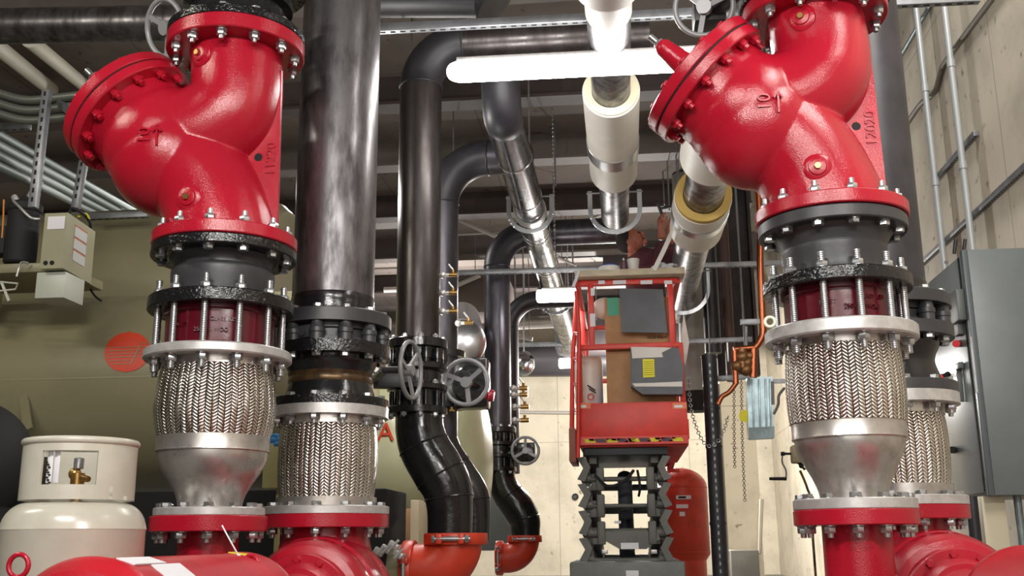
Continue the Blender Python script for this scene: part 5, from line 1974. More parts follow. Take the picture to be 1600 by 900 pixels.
def skin_obj(name, verts, edges, radii, m, parent, root=0, sub=2):
    me = bpy.data.meshes.new(name)
    off = wloc(parent)
    me.from_pydata([tuple(Vector(v) - off) for v in verts], edges, [])
    o = bpy.data.objects.new(name, me)
    COL.objects.link(o)
    o.parent = parent
    md = o.modifiers.new('skin', 'SKIN')
    md.use_smooth_shade = True
    me.skin_vertices.new() if not me.skin_vertices else None
    for i, r in enumerate(radii):
        sv = me.skin_vertices[0].data[i]
        sv.radius = (r, r) if isinstance(r, (int, float)) else r
        sv.use_root = (i == root)
    sb = o.modifiers.new('sub', 'SUBSURF')
    sb.levels = sb.render_levels = sub
    me.materials.append(m)
    return o


pz = zpf + .02
pel = U(1012, 520, YM + .15)
pel.z = pz + .86
pm = thing('person', Vector((pel.x, pel.y, pz)), 'worker in a maroon shirt on the lift, bending under the pipes with both arms raised', 'person')
waist = U(1006, 455, YM + .1)
chest = U(1002, 420, YM + .02)
chest2 = U(995, 402, YM)
neck = U(990, 394, YM - .02)
shR = U(1020, 408, YM - .06)
elR = U(1036, 392, YM - .10)
shL = U(1027, 418, YM + .14)
elL = U(1046, 404, YM + .12)
shl2 = U(974, 404, YM + .02)
wrR = U(1033, 358, YM - .10)
wrL = U(1046, 366, YM + .02)
V = [pel, waist, chest, chest2, neck, shR, elR, U(1034, 376, YM - .1), shL, elL, U(1047, 384, YM + .05)]
E = [(0, 1), (1, 2), (2, 3), (3, 4), (3, 5), (5, 6), (6, 7), (2, 8), (8, 9), (9, 10)]
Rr = [(.17, .14), (.18, .15), (.20, .16), (.18, .14), .075, .10, .065, .052, .09, .062, .05]
skin_obj('shirt', V, E, Rr, SHIRT, pm)
legR = [pel, pel + Vector((.09, -.05, -.08)), pel + Vector((.12, -.12, -.42)), pel + Vector((.12, .0, -.80)), pel + Vector((-.09, .02, -.08)), pel + Vector((-.12, -.06, -.42)), pel + Vector((-.12, .06, -.80))]
skin_obj('trousers', legR, [(0, 1), (1, 2), (2, 3), (0, 4), (4, 5), (5, 6)], [.13, .10, .075, .06, .10, .075, .06], TROU, pm)
for sx_ in (-.12, .12):
    f0 = pel + Vector((sx_, .02 if sx_ > 0 else .08, -.82))
    part('boot', MB().box(f0 + Vector((0, -.05, -.0)), (.10, .28, .09), bev=.03), HAIR, pm)
hc = U(988, 377, YM - .04)
hr_ = .098
body = MB()
fdir = Vector((.62, -.25, .42)).normalized()       # looking up to the right
body.ball(hc, hr_, (.88, 1.0, 1.12), 28, 20)
body.ball(hc + fdir * .03 + Vector((0, 0, -.03)), hr_ * .82, (.9, .95, 1.0), 24, 16)
body.cyl(neck + Vector((0, 0, -.04)), hc, .052, .055, seg=20)
side = fdir.cross(Vector((0, 0, 1))).normalized()
upf = side.cross(fdir)
body.ball(hc + fdir * .105 + upf * -.005, .018, (1.0, 1, 1.3), 12, 8)         # nose
body.ball(hc + fdir * .098 - upf * .042, .016, (1, 1.4, .6), 12, 8)           # mouth
body.ball(hc + fdir * .075 - upf * .075, .03, (1, 1, 1), 14, 10)              # chin
body.ball(hc + side * .086 + upf * -.01 - fdir * .01, .024, (.8, .5, 1.3), 12, 8)  # ear towards us
body.ball(hc - side * .086 + upf * -.01, .024, (.8, .5, 1.3), 12, 8)
hd_ = part('head', body, SKIN, pm)
for s_ in (-1, 1):
    part('eye', MB().ball(hc + fdir * .092 + side * .034 * s_ + upf * .012, .010, (1, 1, .8), 10, 8), HAIR, hd_)
hair = MB().ball(hc - fdir * .035 + upf * .03, hr_ * 1.08, (.92, 1.02, 1.02), 28, 18)
part('hair', hair, HAIR, pm)


def arm_hand(a, b, palmdir, curl, nm):
    """forearm a->b then palm and five fingers"""
    verts = [a, a.lerp(b, .5), b]
    edges = [(0, 1), (1, 2)]
    rad = [.044, .038, .028]
    d = palmdir.normalized()
    cu = curl.normalized()
    sd_ = d.cross(cu).normalized()
    pc = b + d * .045
    verts.append(pc)
    edges.append((2, 3))
    rad.append((.036, .02))
    for k, (o_, L_) in enumerate(((-.028, .065), (-.009, .075), (.010, .07), (.028, .055))):
        i = len(verts)
        k0 = b + d * .085 + sd_ * o_
        k1 = k0 + d * L_ * .45 + cu * L_ * .2
        k2 = k1 + d * L_ * .15 + cu * L_ * .5
        verts += [k0, k1, k2]
        edges += [(3, i), (i, i + 1), (i + 1, i + 2)]
        rad += [.0105, .009, .008]
    i = len(verts)
    t0 = b + d * .03 - sd_ * .035
    verts += [t0, t0 + d * .03 - sd_ * .025 + cu * .015, t0 + d * .06 - sd_ * .02 + cu * .035]
    edges += [(3, i), (i, i + 1), (i + 1, i + 2)]
    rad += [.013, .0105, .009]
    skin_obj(nm, verts, edges, rad, SKIN, pm, 0, 1)


arm_hand(U(1034, 376, YM - .1), wrR, Vector((-.05, 0, 1)), Vector((.7, .4, .2)), 'forearm')
arm_hand(U(1047, 384, YM + .05), wrL, Vector((.1, -.1, 1)), Vector((.5, -.4, .2)), 'forearm')
# tool above the hand and strip of tape from the pipe
solo('pipe_wrench', MB().bar(U(1033, 326, YM - .06), U(1052, 322, YM - .02), .03, .02).bar(U(1028, 318, YM - .06), U(1036, 340, YM - .06), .025, .025), PLASB, 'dark tool held overhead in the hand of the worker', 'tool')
tp = spline([U(1062, 322, 7.6), U(1052, 356, 7.7), U(1040, 385, 7.72), U(1022, 422, 7.76)], 8)
mb = MB()
for a_, b_ in zip(tp[:-1], tp[1:]):
    mb.bar(a_, b_, .034, .003, (0, 1, .2))
solo('jacket_strip', mb, WHITE, 'long white strip hanging from the jacketed pipe in front of the worker', 'strip')
mb = MB()
mb.prism([U(1068, 488, 8.3), U(1063, 540, 8.3), U(1071, 572, 8.3), U(1077, 535, 8.3)], (0, .006, 0))
solo('plastic_sheet', mb, WHITE, 'narrow white plastic sheet hanging right of the lift cage', 'sheet')

# ------------------------------------------------------------------ right side of the hall
# red expansion tank
YT = 10.4
ct = unp(1062, 800, YT)
rt_ = 44 * sc(ct)
zt_ = unp(1062, 731, YT).z
tk2 = thing('expansion_tank', (ct.x, YT, 0), 'tall orange-red expansion tank with stickers behind the scissor lift', 'tank')
zsh_ = unp(1062, 760, YT - rt_).z
dm_ = [(rt_ * math.cos(a_ * PI / 16), zsh_ + (zt_ - zsh_) * math.sin(a_ * PI / 16)) for a_ in range(0, 8)] + [(0, zt_)]
zlow = unp(1062, 866, YT).z
part('shell', MB().lathe([(0, zlow - .15), (rt_ * .7, zlow - .12), (rt_, zlow)] + dm_, (ct.x, YT, 0), seg=72), ORED, tk2)
part('weld_ring', MB().torus((ct.x, YT, zsh_), (0, 0, 1), rt_, .005, 72, 6), ORED, tk2)
part('weld_ring', MB().torus((ct.x, YT, zlow + .02), (0, 0, 1), rt_, .005, 72, 6), ORED, tk2)
part('skirt', MB().cyl((ct.x, YT, 0), (ct.x, YT, zlow - .03), rt_ * .86, seg=48), ORED, tk2)
for (xx, yy, w_, h_, m_) in ((1068, 777, .14, .035, PAPER), (1066, 790, .13, .085, REDL), (1066, 791, .11, .035, PAPER), (1066, 803, .05, .04, PAPER)):
    P_ = unp(xx, yy, YT - rt_ * 1.0 - .004 - (.002 if m_ is PAPER else 0))
    part('sticker', MB().box(P_, (w_, .004, h_)), m_, tk2)
part('printed_mark', MB().box(unp(1066, 777, YT - rt_ - .01), (.07, .002, .018)), HOLE, tk2)
part('top_valve', MB().cyl(unp(1046, 735, YT - .05), unp(1052, 716, YT - .05), .03, seg=14).cyl(unp(1030, 727, YT - .05), unp(1050, 720, YT - .05), .035, seg=14), mat('dark_red_valve', lin(140, 28, 34), .4), tk2)

# round black base flange pipe beside the tank
def vcyl(name, cx, y0, y1, hw, Y, m, lab, cat='pipe', grp=None, zfloor=False, ztop=None):
    Ax = Axis(cx, (y0 + y1) / 2, Y)
    za_ = 0.0 if zfloor else Ax.z(y1)
    zb_ = ztop if ztop else Ax.z(y0)
    root = thing(name, (Ax.X, Y, za_), lab, cat, grp)
    part('tube', MB().cyl((Ax.X, Y, za_), (Ax.X, Y, zb_), hw * sc(unp(cx, 600, Y)), seg=32), m, root)
    return root, Ax


bp_, Ab_ = vcyl('black_drain_pipe', 1117, 555, 900, 12, 8.2, PIPED, 'glossy black vertical pipe right of the lift, in front of the red tank', zfloor=True)
bpr = 12 * sc(unp(1117, 600, 8.2))
for k in range(34):
    part('slot', MB().box((Ab_.X - .004, 8.2 - bpr, 0.12 + k * .055), (.012, .004, .026)), STRUT, bp_)
for yy in (560, 640, 700, 820):
    part('clamp_band', MB().ring((Ab_.X, 8.2, Ab_.z(yy)), (0, 0, 1), bpr, bpr * 1.07, .02, 32, .001), PIPED, bp_)
gb, Ag = vcyl('grey_duct', 1084, 470, 612, 22, 10.6, mat('pale_grey_duct', lin(140, 140, 134), .5), 'grey vertical duct with a dark open end, right of the lift cage', 'duct', ztop=ZC - .02)
part('dark_opening', MB().cyl((Ag.X, 10.6, Ag.z(612) - .2), (Ag.X, 10.6, Ag.z(612)), 20 * sc(unp(1084, 600, 10.6)), 22 * sc(unp(1084, 600, 10.6)), seg=32), HOLE, gb)
mb = MB().box(unp(1150, 470, 10.8), (.52, .3, 1.65), bev=.01)
cc_ = thing('steel_column', unp(1150, 600, 10.8), 'dark brown steel column between the lift and the copper pipe', 'column')
X0_ = unp(1118, 500, 10.8).x
X1_ = unp(1178, 500, 10.8).x
zz0, zz1 = unp(1150, 590, 10.8).z, ZC
BR = mat('brown_black_steel', lin(50, 42, 42), .7, var=.3, vscale=5)
part('web', MB().box(((X0_ + X1_) / 2, 10.8, (zz0 + zz1) / 2), (X1_ - X0_, .02, zz1 - zz0)), BR, cc_)
part('flange', MB().box((X0_, 10.8, (zz0 + zz1) / 2), (.03, .26, zz1 - zz0)), BR, cc_)
part('flange', MB().box((X1_, 10.8, (zz0 + zz1) / 2), (.03, .26, zz1 - zz0)), BR, cc_)
vcyl('dark_riser', 1108, 300, 552, 13, 10.0, PIPED, 'dark vertical pipe beside the grey duct', ztop=ZC)
vcyl('dark_riser', 1136, 330, 596, 8, 9.9, mat('brown_pipe', lin(70, 46, 40), .6), 'thin brown vertical pipe in front of the steel column', ztop=ZC)
vcyl('floor_post', 1128, 600, 880, 4, 9.5, mat('pale_post', lin(190, 182, 164), .6), 'pale thin upright beside the black vertical pipe', 'post', zfloor=True)

# copper piping
Yq = 7.6
cp = thing('copper_piping', unp(1190, 600, Yq), 'copper pipes with brass valves left of the right braided connector', 'pipe')
part('riser', MB().tube(spline([Vector((unp(1186, 330, Yq).x, Yq, ZC - .05)), unp(1186, 330, Yq), unp(1188, 420, Yq), unp(1191, 490, Yq), unp(1192, 520, Yq), unp(1186, 535, Yq), unp(1179, 544, Yq)], 6), .026, 14), COPPER, cp)
part('riser', MB().tube([unp(1178, 545, Yq), unp(1177, 590, Yq)], .027, 14), COPPER, cp)
part('crossover', MB().tube([unp(1146, 546, Yq), unp(1180, 543, Yq)], .022, 12).tube([unp(1148, 548, Yq), unp(1150, 600, Yq)], .022, 12), COPPER, cp)
part('lower_bend', MB().tube(spline([unp(1152, 596, Yq), unp(1140, 612, Yq), unp(1128, 620, Yq), unp(1122, 632, Yq)], 6), .018, 10), COPPER, cp)
part('brass_valve', MB().ball(unp(1160, 558, Yq), .05).cyl(unp(1152, 558, Yq), unp(1174, 556, Yq), .036, seg=12).cyl(unp(1160, 575, Yq), unp(1160, 545, Yq), .036, seg=12).ball(unp(1166, 578, Yq), .045).ball(unp(1152, 572, Yq), .045).ball(unp(1168, 567, Yq), .04), mat('tarnished_brass', lin(128, 92, 60), .45, metal=.7), cp)
part('lever', MB().box(unp(1137, 550, Yq - .03), (.012, .02, .14), bev=.003), SILV, cp)
part('hanger_plate', MB().box(unp(1173, 503, Yq), (.15, .03, .04), bev=.002).cyl(unp(1166, 510, Yq), unp(1166, 540, Yq), .01, seg=8), STRUT, cp)
ey = thing('eye_fitting', unp(1203, 505, 3.7), 'pale round ring fitting beside the right stud-bolted joint', 'fitting')
part('ring', MB().torus(unp(1203, 503, 3.35), (0.2, 1, 0), .0155, .0055, 28, 10), mat('pale_green_ring', lin(214, 220, 200), .4), ey)
# galvanized chute
Yg = 7.8
gc = thing('galvanized_chute', unp(1188, 686, Yg), 'bluish galvanized sheet-metal chute on the channel left of the right connector', 'chute')
BGAL = mat('bluish_galvanized', lin(164, 184, 190), .35, metal=.5, var=.15, vscale=10)
a_ = [unp(1167, 590, Yg), unp(1207, 588, Yg), unp(1209, 682, Yg), unp(1170, 684, Yg)]
part('sheet', MB().prism(a_, (0, .12, 0)), BGAL, gc)
for xx in (1176, 1186, 1196, 1203):
    part('rib', MB().bar(unp(xx, 592, Yg - .01), unp(xx + 2, 668, Yg - .01), .012, .014, (0, 1, 0), .002), BGAL, gc)
part('bottom_cup', MB().prism([unp(1170, 668, Yg - .05), unp(1210, 666, Yg - .05), unp(1210, 684, Yg - .03), unp(1172, 686, Yg - .03)], (0, .1, 0)), BGAL, gc)
part('handle', MB().tube(spline([unp(1209, 647, Yg), unp(1216, 632, Yg), unp(1217, 618, Yg), unp(1226, 606, Yg)], 6), .010, 8).bar(unp(1207, 596, Yg), unp(1208, 632, Yg), .02, .02, (0, 1, 0)), MGREY, gc)
part('mounting_bar', MB().bar(unp(1195, 596, Yg + .05), Vector((XW, Yg + .05, unp(1195, 596, Yg).z)), .03, .03), STRUT, gc)
part('yellow_tag', MB().cyl(unp(1164, 650, Yg + .02), unp(1164, 650, Yg + .04), .044, seg=24), YEL, gc)


def chain(pts, lab, r=.011, m=None):
    mb = MB()
    P = spline(pts, 10)
    L_ = [0]
    for a_, b_ in zip(P[:-1], P[1:]):
        L_.append(L_[-1] + (b_ - a_).length)
    s = 0
    i = 0
    k = 0
    while s < L_[-1]:
        while k < len(L_) - 2 and L_[k + 1] < s:
            k += 1
        t = (s - L_[k]) / max(1e-6, L_[k + 1] - L_[k])
        c = P[k].lerp(P[k + 1], t)
        d = (P[k + 1] - P[k]).normalized()
        ax = d.cross(Vector((0, 1, 0))) if i % 2 else Vector((0, 1, .01)).cross(d).cross(d)
        if ax.length < .01:
            ax = Vector((1, 0, 0)) if i % 2 else Vector((0, 1, 0))
        mb.torus(c, ax, r, r * .28, 10, 5)
        s += r * 1.75
        i += 1
    return solo('hanging_chain', mb, m or mat('dull_chain', lin(120, 112, 100), .5, metal=.6), lab, 'chain', 'hanging chains right of the lift')


Yh = 8.9
chain([unp(1147, 570, Yh), unp(1147, 660, Yh), unp(1148, 730, Yh)], 'short straight chain hanging below the copper valves')
chain([unp(1158, 570, Yh), unp(1160, 690, Yh), unp(1164, 784, Yh)], 'long straight chain hanging left of the galvanized chute')
chain([unp(1076, 590, 7.9), unp(1080, 640, 7.9), unp(1096, 686, 7.9), unp(1112, 697, 7.9), unp(1128, 680, 7.9), unp(1138, 650, 7.9)], 'pale looped chain hanging between the lift and the black pipe', .012, ZINC)
# floor stops / wall pilaster and conduit frame
pil = MB().box((unp(1161, 800, 15).x, 15.2, 1.4), (unp(1187, 800, 15).x - unp(1133, 800, 15).x, .5, 2.8))
struct('wall_pilaster', pil, WALLB)
mb = MB().tube([unp(1135, 862, 14.7), unp(1187, 864, 14.7), unp(1190, 780, 14.7)], .03, 10)
solo('guard_tube', mb, mat('pale_post', lin(190, 182, 164), .6), 'pale bent guard tube at the foot of the pilaster', 'tube')
solo('concrete_block', MB().box(unp(1163, 884, 14.6) + Vector((0, 0, 0)), (.36, .3, .4), bev=.01), FLOORM, 'grey concrete block at the foot of the pilaster', 'block')
# hand crank device
Yw = 5.2
hc_ = thing('hand_crank', unp(1240, 720, Yw), 'olive gearbox with a dark hand crank left of the right cone', 'crank')
part('gearbox', MB().box(unp(1246, 710, Yw), (.06, .07, .085), bev=.008), mat('olive_casting', lin(134, 122, 92), .5), hc_)
part('shaft', MB().cyl(unp(1238, 709, Yw), unp(1222, 709, Yw), .006, seg=10).cyl(unp(1226, 709, Yw), unp(1220, 709, Yw), .010, seg=10), HOLE, hc_)
part('crank_arm', MB().tube(spline([unp(1223, 709, Yw), unp(1222, 722, Yw), unp(1228, 735, Yw), unp(1228, 748, Yw)], 5), .004, 8), MGREY, hc_)
part('crank_grip', MB().cyl(unp(1229, 748, Yw), unp(1202, 748, Yw), .0085, .0075, seg=12, bev=.002), HOLE, hc_)
part('stand_rod', MB().tube(spline([unp(1250, 735, Yw), unp(1262, 765, Yw), unp(1267, 800, Yw), Vector((unp(1267, 800, Yw).x, Yw, 0))], 5), .006, 8), RUST, hc_)
part('wing_nut', MB().ball(unp(1252, 728, Yw), .012).cyl(unp(1246, 722, Yw), unp(1258, 734, Yw), .006, seg=8), HOLE, hc_)
solo('support_rod', MB().cyl(unp(1250, 735, Yw), unp(1266, 772, Yw + .02), .006, seg=8), RUST, 'thin rusty rod below the hand crank', 'rod') if False else None

# grey electrical cabinet on the right wall
xf = unp(1512, 400, 6.35)
cabx = xf.x
ca = thing('electrical_cabinet', (XW - .2, 6.8, CZ + .2), 'tall grey electrical cabinet mounted on the right wall', 'cabinet')
ybk = unX(1450, 430, cabx).y
zt_c = unp(1512, 390, 6.35).z
zb_c = unp(1530, 774, 6.35).z
part('case', MB().box(((cabx + XW) / 2 - .006, (6.35 + ybk) / 2, (zt_c + zb_c) / 2), (XW - cabx - .012, ybk - 6.35, zt_c - zb_c), bev=.004), GREYP, ca)
part('door_panel', MB().box((cabx - .012, (6.35 + ybk) / 2 + .03, (zt_c + zb_c) / 2), (.02, ybk - 6.35 - .1, zt_c - zb_c - .04), bev=.004), mat('light_grey_door', lin(128, 136, 138), .3, var=.04), ca)
part('edge_return', MB().box((cabx - .016, 6.37, (zt_c + zb_c) / 2), (.032, .04, zt_c - zb_c), bev=.004), mat('blue_grey_edge', lin(84, 92, 96), .4), ca)
part('hinge_strip', MB().box((cabx - .022, 6.45, (zt_c + zb_c) / 2), (.012, .02, zt_c - zb_c - .05)), HOLE, ca)


def onc(px, py, d=.03):
    return unX(px, py, cabx - d)


part('disconnect_box', MB().box(onc(1496, 480, .05), (.05, .16, .19), bev=.006).box(onc(1497, 508, .04), (.03, .10, .13), bev=.006), mat('switch_grey', lin(92, 96, 96), .45), ca)
part('red_button', MB().cyl(onc(1496, 537, .03), onc(1494, 537, .08), .022, seg=16), REDL, ca)
part('lever_handle', MB().bar(onc(1472, 590, .09), onc(1484, 583, .05), .03, .03, (0, 0, 1), .006), HOLE, ca)
part('red_grip', MB().cyl(onc(1470, 591, .1), onc(1474, 589, .085), .018, seg=12), REDL, ca)
part('door_latch', MB().bar(onc(1498, 575, .04), onc(1503, 628, .04), .02, .03, (1, 0, 0), .004).box(onc(1499, 572, .045), (.03, .08, .04), bev=.005), mat('switch_grey', lin(92, 96, 96), .45), ca)
part('lower_latch', MB().cyl(onc(1489, 703, .02), onc(1487, 703, .06), .022, seg=14), HOLE, ca)
st_ = part('white_notice', MB().box(Vector((cabx - .034, 6.36, unp(1518, 570, 6.35).z)), (.003, .03, .33)), PAPER, ca)
part('yellow_tag', MB().box(onc(1476, 497, .03), (.003, .10, .12)), YEL, ca)
part('screw', MB().cyl(onc(1479, 410, .02), onc(1478, 410, .03), .012, seg=10), ZINC, ca)
for px in (1491, 1506):
    solo('conduit_stub', MB().cyl(unp(px, 396, 6.6), unp(px + 2, 374, 6.6), .011, seg=10), PIPED, 'short dark stub on top of the grey cabinet, ' + ('left one' if px < 1500 else 'right one'), 'conduit')
# what stands under the cabinet
for (xx, hw_, m_, lab, cat) in ((1553, 18, mat('cream_post', lin(206, 196, 170), .6), 'cream square post under the grey cabinet', 'post'), (1592, 6, GALV, 'galvanized conduit coming out below the grey cabinet', 'conduit'),
                           (1520, 9, PIPED, 'dark pipe under the left edge of the grey cabinet', 'pipe')):
    P_ = unp(xx, 800, 6.5)
    r_ = hw_ * sc(P_)
    mb = MB()
    if cat == 'post':
        mb.box((P_.x, 6.55, (zb_c) / 2), (r_ * 2, .12, zb_c), bev=.005)
    else:
        mb.cyl((P_.x, 6.5, 0), (P_.x, 6.5, zb_c), r_, seg=20)
    solo('floor_conduit' if cat != 'post' else 'support_post', mb, m_, lab, cat)

# ------------------------------------------------------------------ far background
# black duct with chrome end above the back wall's pale part
fd = thing('far_duct', unp(880, 590, 17), 'wide black duct crossing high on the back wall', 'duct')
c_ = unp(880, 563, 17)
part('duct_run', MB().tube([unp(700, 563, 17), unp(1110, 560, 17)], 27 * sc(c_), 32), mat('black_duct', lin(40, 38, 40), .35), fd)
for x_ in (-2.0, -.3):
    part('hanger_rod', MB().cyl((x_, 17, c_.z), (x_, 17, ZC), .008, seg=6), STRUT, fd)
dc = thing('domed_cover', unp(819, 585, 12.0), 'mirror-bright domed cover hanging left of the smallest lamp', 'cover')
c_ = unp(819, 568, 12.0)
part('dome', MB().ball(c_, 16.5 * sc(c_), (1, .5, 1.18), 32, 20), CHROME, dc)
part('hanger_rod', MB().cyl(c_ + Vector((0, 0, .1)), Vector((c_.x, c_.y, ZC)), .008, seg=8), STRUT, dc)
sj = thing('shiny_jacketed_duct', unp(722, 560, 7.6), 'bright reflective jacketed duct between the two middle drop pipes', 'duct')
c_ = unp(722, 520, 7.8)
part('jacket', MB().ball(unp(722, 535, 8.0), .19, (1, .6, 1), 40, 24).cyl(unp(722, 535, 8.0), unp(722, 500, 10.5), .187, seg=40), mat('bright_jacket', lin(200, 200, 204), .3, metal=.9), sj)
# thin far pipes, rods and braces
def thin(name, x0, y0, x1, y1, Y, r, m, lab, cat='pipe', Y1=None):
    a_, b_ = unp(x0, y0, Y), unp(x1, y1, Y1 or Y)
    root = thing(name, a_, lab, cat)
    part('tube', MB().cyl(a_, b_, r, seg=12), m, root)
    if a_.z > 2 and Y < 19:
        for t in (.2, .85):
            c = a_.lerp(b_, t)
            part('hanger_rod', MB().cyl(c, Vector((c.x, c.y, ZC)), .005, seg=6), STRUT, root)


WP = mat('dull_white_pipe', lin(176, 170, 164), .6)
thin('white_service_pipe', 560, 273, 1090, 257, 12.0, .055, WP, 'dull white pipe crossing the hall behind the middle drops')
thin('white_service_pipe', 600, 453, 700, 450, 14.0, .04, WP, 'thin pale pipe low behind the nearest middle drop')
thin('brace', 716, 343, 775, 370, 11.5, .025, WP, 'slanting pale brace left of the tall black drop pipe', 'brace')
thin('brace', 716, 366, 780, 362, 12.5, .022, WP, 'level pale brace left of the tall black drop pipe', 'brace')
thin('brace', 700, 452, 750, 430, 12.5, .03, WP, 'slanting pale brace below the crossing channel', 'brace')
thin('brace', 872, 402, 900, 415, 11.5, .015, WP, 'small bent pale brace right of the scuffed pipe', 'brace')
thin('brace', 918, 345, 945, 333, 11.5, .02, WP, 'short pale brace left of the pipe above the worker', 'brace')
thin('dark_service_pipe', 560, 370, 1000, 352, 13.5, .03, PIPED, 'thin dark pipe crossing high behind the drops')
thin('dark_service_pipe', 700, 345, 960, 335, 14.5, .09, BEAM, 'brown dark pipe crossing far behind the drops')
thin('dark_service_pipe', 860, 400, 985, 396, 13.0, .04, PIPED, 'dark pipe crossing left of the worker')
thin('pale_rail', 800, 510, 900, 505, 14.0, .05, WP, 'pale level pipe behind the short lamp')
thin('pale_rail', 800, 523, 832, 530, 13.0, .03, WP, 'pale slanting strip under the short lamp')
for i, (x, Y, y1) in enumerate(((868, 9.0, 290), (884, 11.5, 345), (641, 6.9, 190), (705, 11, 300), (1046, 9.5, 330), (1038, 10.5, 320), (932, 14, 500))):
    A_ = Axis(x, y1, Y)
    solo('threaded_rod', MB().cyl((A_.X, Y, A_.z(y1)), (A_.X, Y, ZC), .007, seg=8), STRUT,
         ['thin rod left of the white jacketed pipe, nearer one', 'thin rod beside the scuffed pipe, farther one', 'thin rod left of the nearest drop elbow', 'thin rod behind the second drop', 'thin rod right of the white jacketed pipe, left one of two', 'thin rod right of the white jacketed pipe, farther one of two', 'thin far rod behind the lift cage top'][i], 'rod', 'hanging rods')
# clutter masses between the drops and the back wall
DK = mat('dark_duct_sheet', lin(58, 50, 52), .6, var=.2, vscale=2)
solo('overhead_duct', MB().box(unp(700, 535, 15.9) + Vector((-.8, 0, 0)), (3.6, .6, .4), bev=.02), DK, 'dark rectangular duct far behind the middle drops', 'duct')
solo('overhead_duct', MB().box(unp(985, 520, 16.0), (2.3, .8, .55), bev=.02), DK, 'dark rectangular duct far behind the lift cage', 'duct')
solo('overhead_duct', MB().box(unp(560, 400, 11.5) + Vector((-1.6, 0, 0)), (3.2, .7, .5), bev=.02), DK, 'dark rectangular duct behind the wide plain riser', 'duct')
solo('overhead_duct', MB().box(unp(1060, 405, 13.0), (1.9, .6, .5), bev=.02), DK, 'dark duct behind the worker and the right jacketed pipe', 'duct')  # added dark box, keeps the background behind the worker dark
solo('overhead_duct', MB().box(unp(745, 470, 13.0), (.9, .7, .45), bev=.02), mat('brown_sheet', lin(92, 80, 72), .6), 'brown duct section between the middle drops', 'duct')
solo('cardboard_box', MB().box(unp(628, 822, 6.5) + Vector((0, .0, -.13)), (.27, .3, .46), bev=.004), CARD, 'cardboard box with green tape on the floor behind the large elbow', 'box')
o = solo('cardboard_box', MB().box(unp(655, 850, 6.3) + Vector((0, 0, 0)), (.05, .3, .5), bev=.003), mat('pale_card', lin(206, 190, 160), .8), 'pale open cardboard box beside the large orange-red elbow', 'box')
solo('green_label', MB().box(unp(628, 815, 6.73), (.13, .004, .14)), GREEN, 'green label stuck on the cardboard box behind the large elbow', 'label') if False else None
# pale clamp hardware on the header pipe
hw2 = MB()
for (xx, yy) in ((592, 862), (603, 858), (615, 852), (622, 866)):
    hw2.box(unp(xx, yy, 5.15), (.05, .03, .03), Matrix.Rotation(.6, 3, 'Y'), .004).cyl(unp(xx - 6, yy + 6, 5.13), unp(xx + 8, yy - 8, 5.13), .007, seg=10)
solo('clamp_hardware', hw2, SILV, 'silver clamp pieces lying on the olive horizontal pipe', 'clamp')
solo('transformer_box', MB().box(unp(845, 800, 18) , (.8, .4, 1.1), bev=.01), GREYP, 'grey box standing by the back wall behind the small elbow', 'box') if False else None
solo('grey_floor_box', MB().box(unp(785, 815, 10.5), (.38, .3, .55), bev=.01), GREYP, 'grey box low between the two distant S-shaped pipes', 'box')
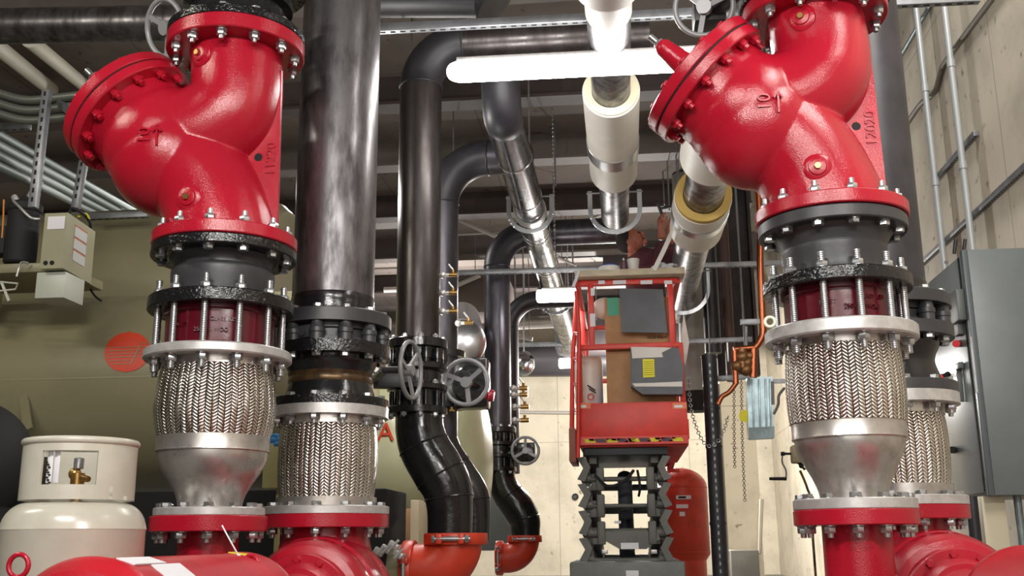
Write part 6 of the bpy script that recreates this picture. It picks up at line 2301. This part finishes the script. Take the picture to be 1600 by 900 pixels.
# gauge cocks
def cock(px, py, Y, sx_, lab, handle=True):
    root = thing('gauge_cock', unp(px, py, Y), lab, 'valve', 'small gauge cocks on the drop pipes')
    a_ = unp(px, py, Y)
    k = sc(a_)
    part('nipple', MB().cyl(a_, a_ + Vector((14 * k * sx_, 0, 0)), 3 * k, seg=10).ball(a_ + Vector((4 * k, 0, 0)), 5.5 * k), SILV, root)
    part('cock_body', MB().cyl(a_ + Vector((14 * k, 0, 0)), a_ + Vector((27 * k, 0, 0)), 3.6 * k, seg=12).cyl(a_ + Vector((20 * k, 0, 0)), a_ + Vector((20 * k, 0, 8 * k)), 2.4 * k, seg=8), BRASS, root)
    if handle:
        part('lever', MB().tube([a_ + Vector((20 * k, 0, 8 * k)), a_ + Vector((15 * k, 0, 14 * k)), a_ + Vector((13 * k, 0, 17 * k))], 1.6 * k, 6), SILV, root)


for i, (x, y) in enumerate(((688, 430), (688, 458), (688, 487))):
    cock(x, y, 5.45, 1, ['highest', 'middle', 'lowest'][i] + ' brass cock on the nearest middle drop pipe')
cock(712, 505, 6.3, 1, 'brass cock on the second drop above the grey handwheel')
for i, (x, y) in enumerate(((798, 607), (798, 617), (800, 636), (800, 657))):
    cock(x, y, 8.95, 1, ['first', 'second', 'third', 'fourth'][i] + ' small cock from the top on the tall black drop pipe', i < 3)
# fixtures on the back wall
solo('wall_rosette', MB().cyl(unp(899, 776, 19.95), unp(899, 776, 20.0), .062, seg=24).torus(unp(899, 776, 19.93), (0, 1, 0), .045, .012, 24, 8), PIPED, 'round dark fitting on the back wall left of the scissor arms', 'fitting')
thin('wall_conduit_far', 805, 644, 905, 645, 19.9, .03, WP, 'thin level conduit on the back wall', 'conduit')

# hanger rods for what hangs from the deck above
for o in list(bpy.data.objects):
    base_ = o.name.split('.')[0]
    if base_ == 'overhead_duct' and o.type == 'MESH':
        vs = [v.co for v in o.data.vertices]
        xs = [v.x for v in vs]
        yc = sum(v.y for v in vs) / len(vs)
        zt__ = max(v.z for v in vs)
        for t in (.15, .85):
            x = min(xs) + (max(xs) - min(xs)) * t
            if zt__ < ZC - .02 and x < XE:
                part('hanger_rod', MB().cyl((x, yc, zt__ - .01), (x, yc, ZC), .006, seg=6), STRUT, o)
    if base_ == 'strut_channel' and o.type == 'EMPTY' and o.location.y > 8 and not o.children[0].name.startswith('x'):
        me = o.children[0].data
        for x in (min(v.co.x for v in me.vertices) + .04, max(v.co.x for v in me.vertices) - .06):
            if x + o.location.x < XE:
                part('hanger_rod', MB().cyl((x + o.location.x, o.location.y, o.location.z), (x + o.location.x, o.location.y, ZC), .006, seg=6), STRUT, o)
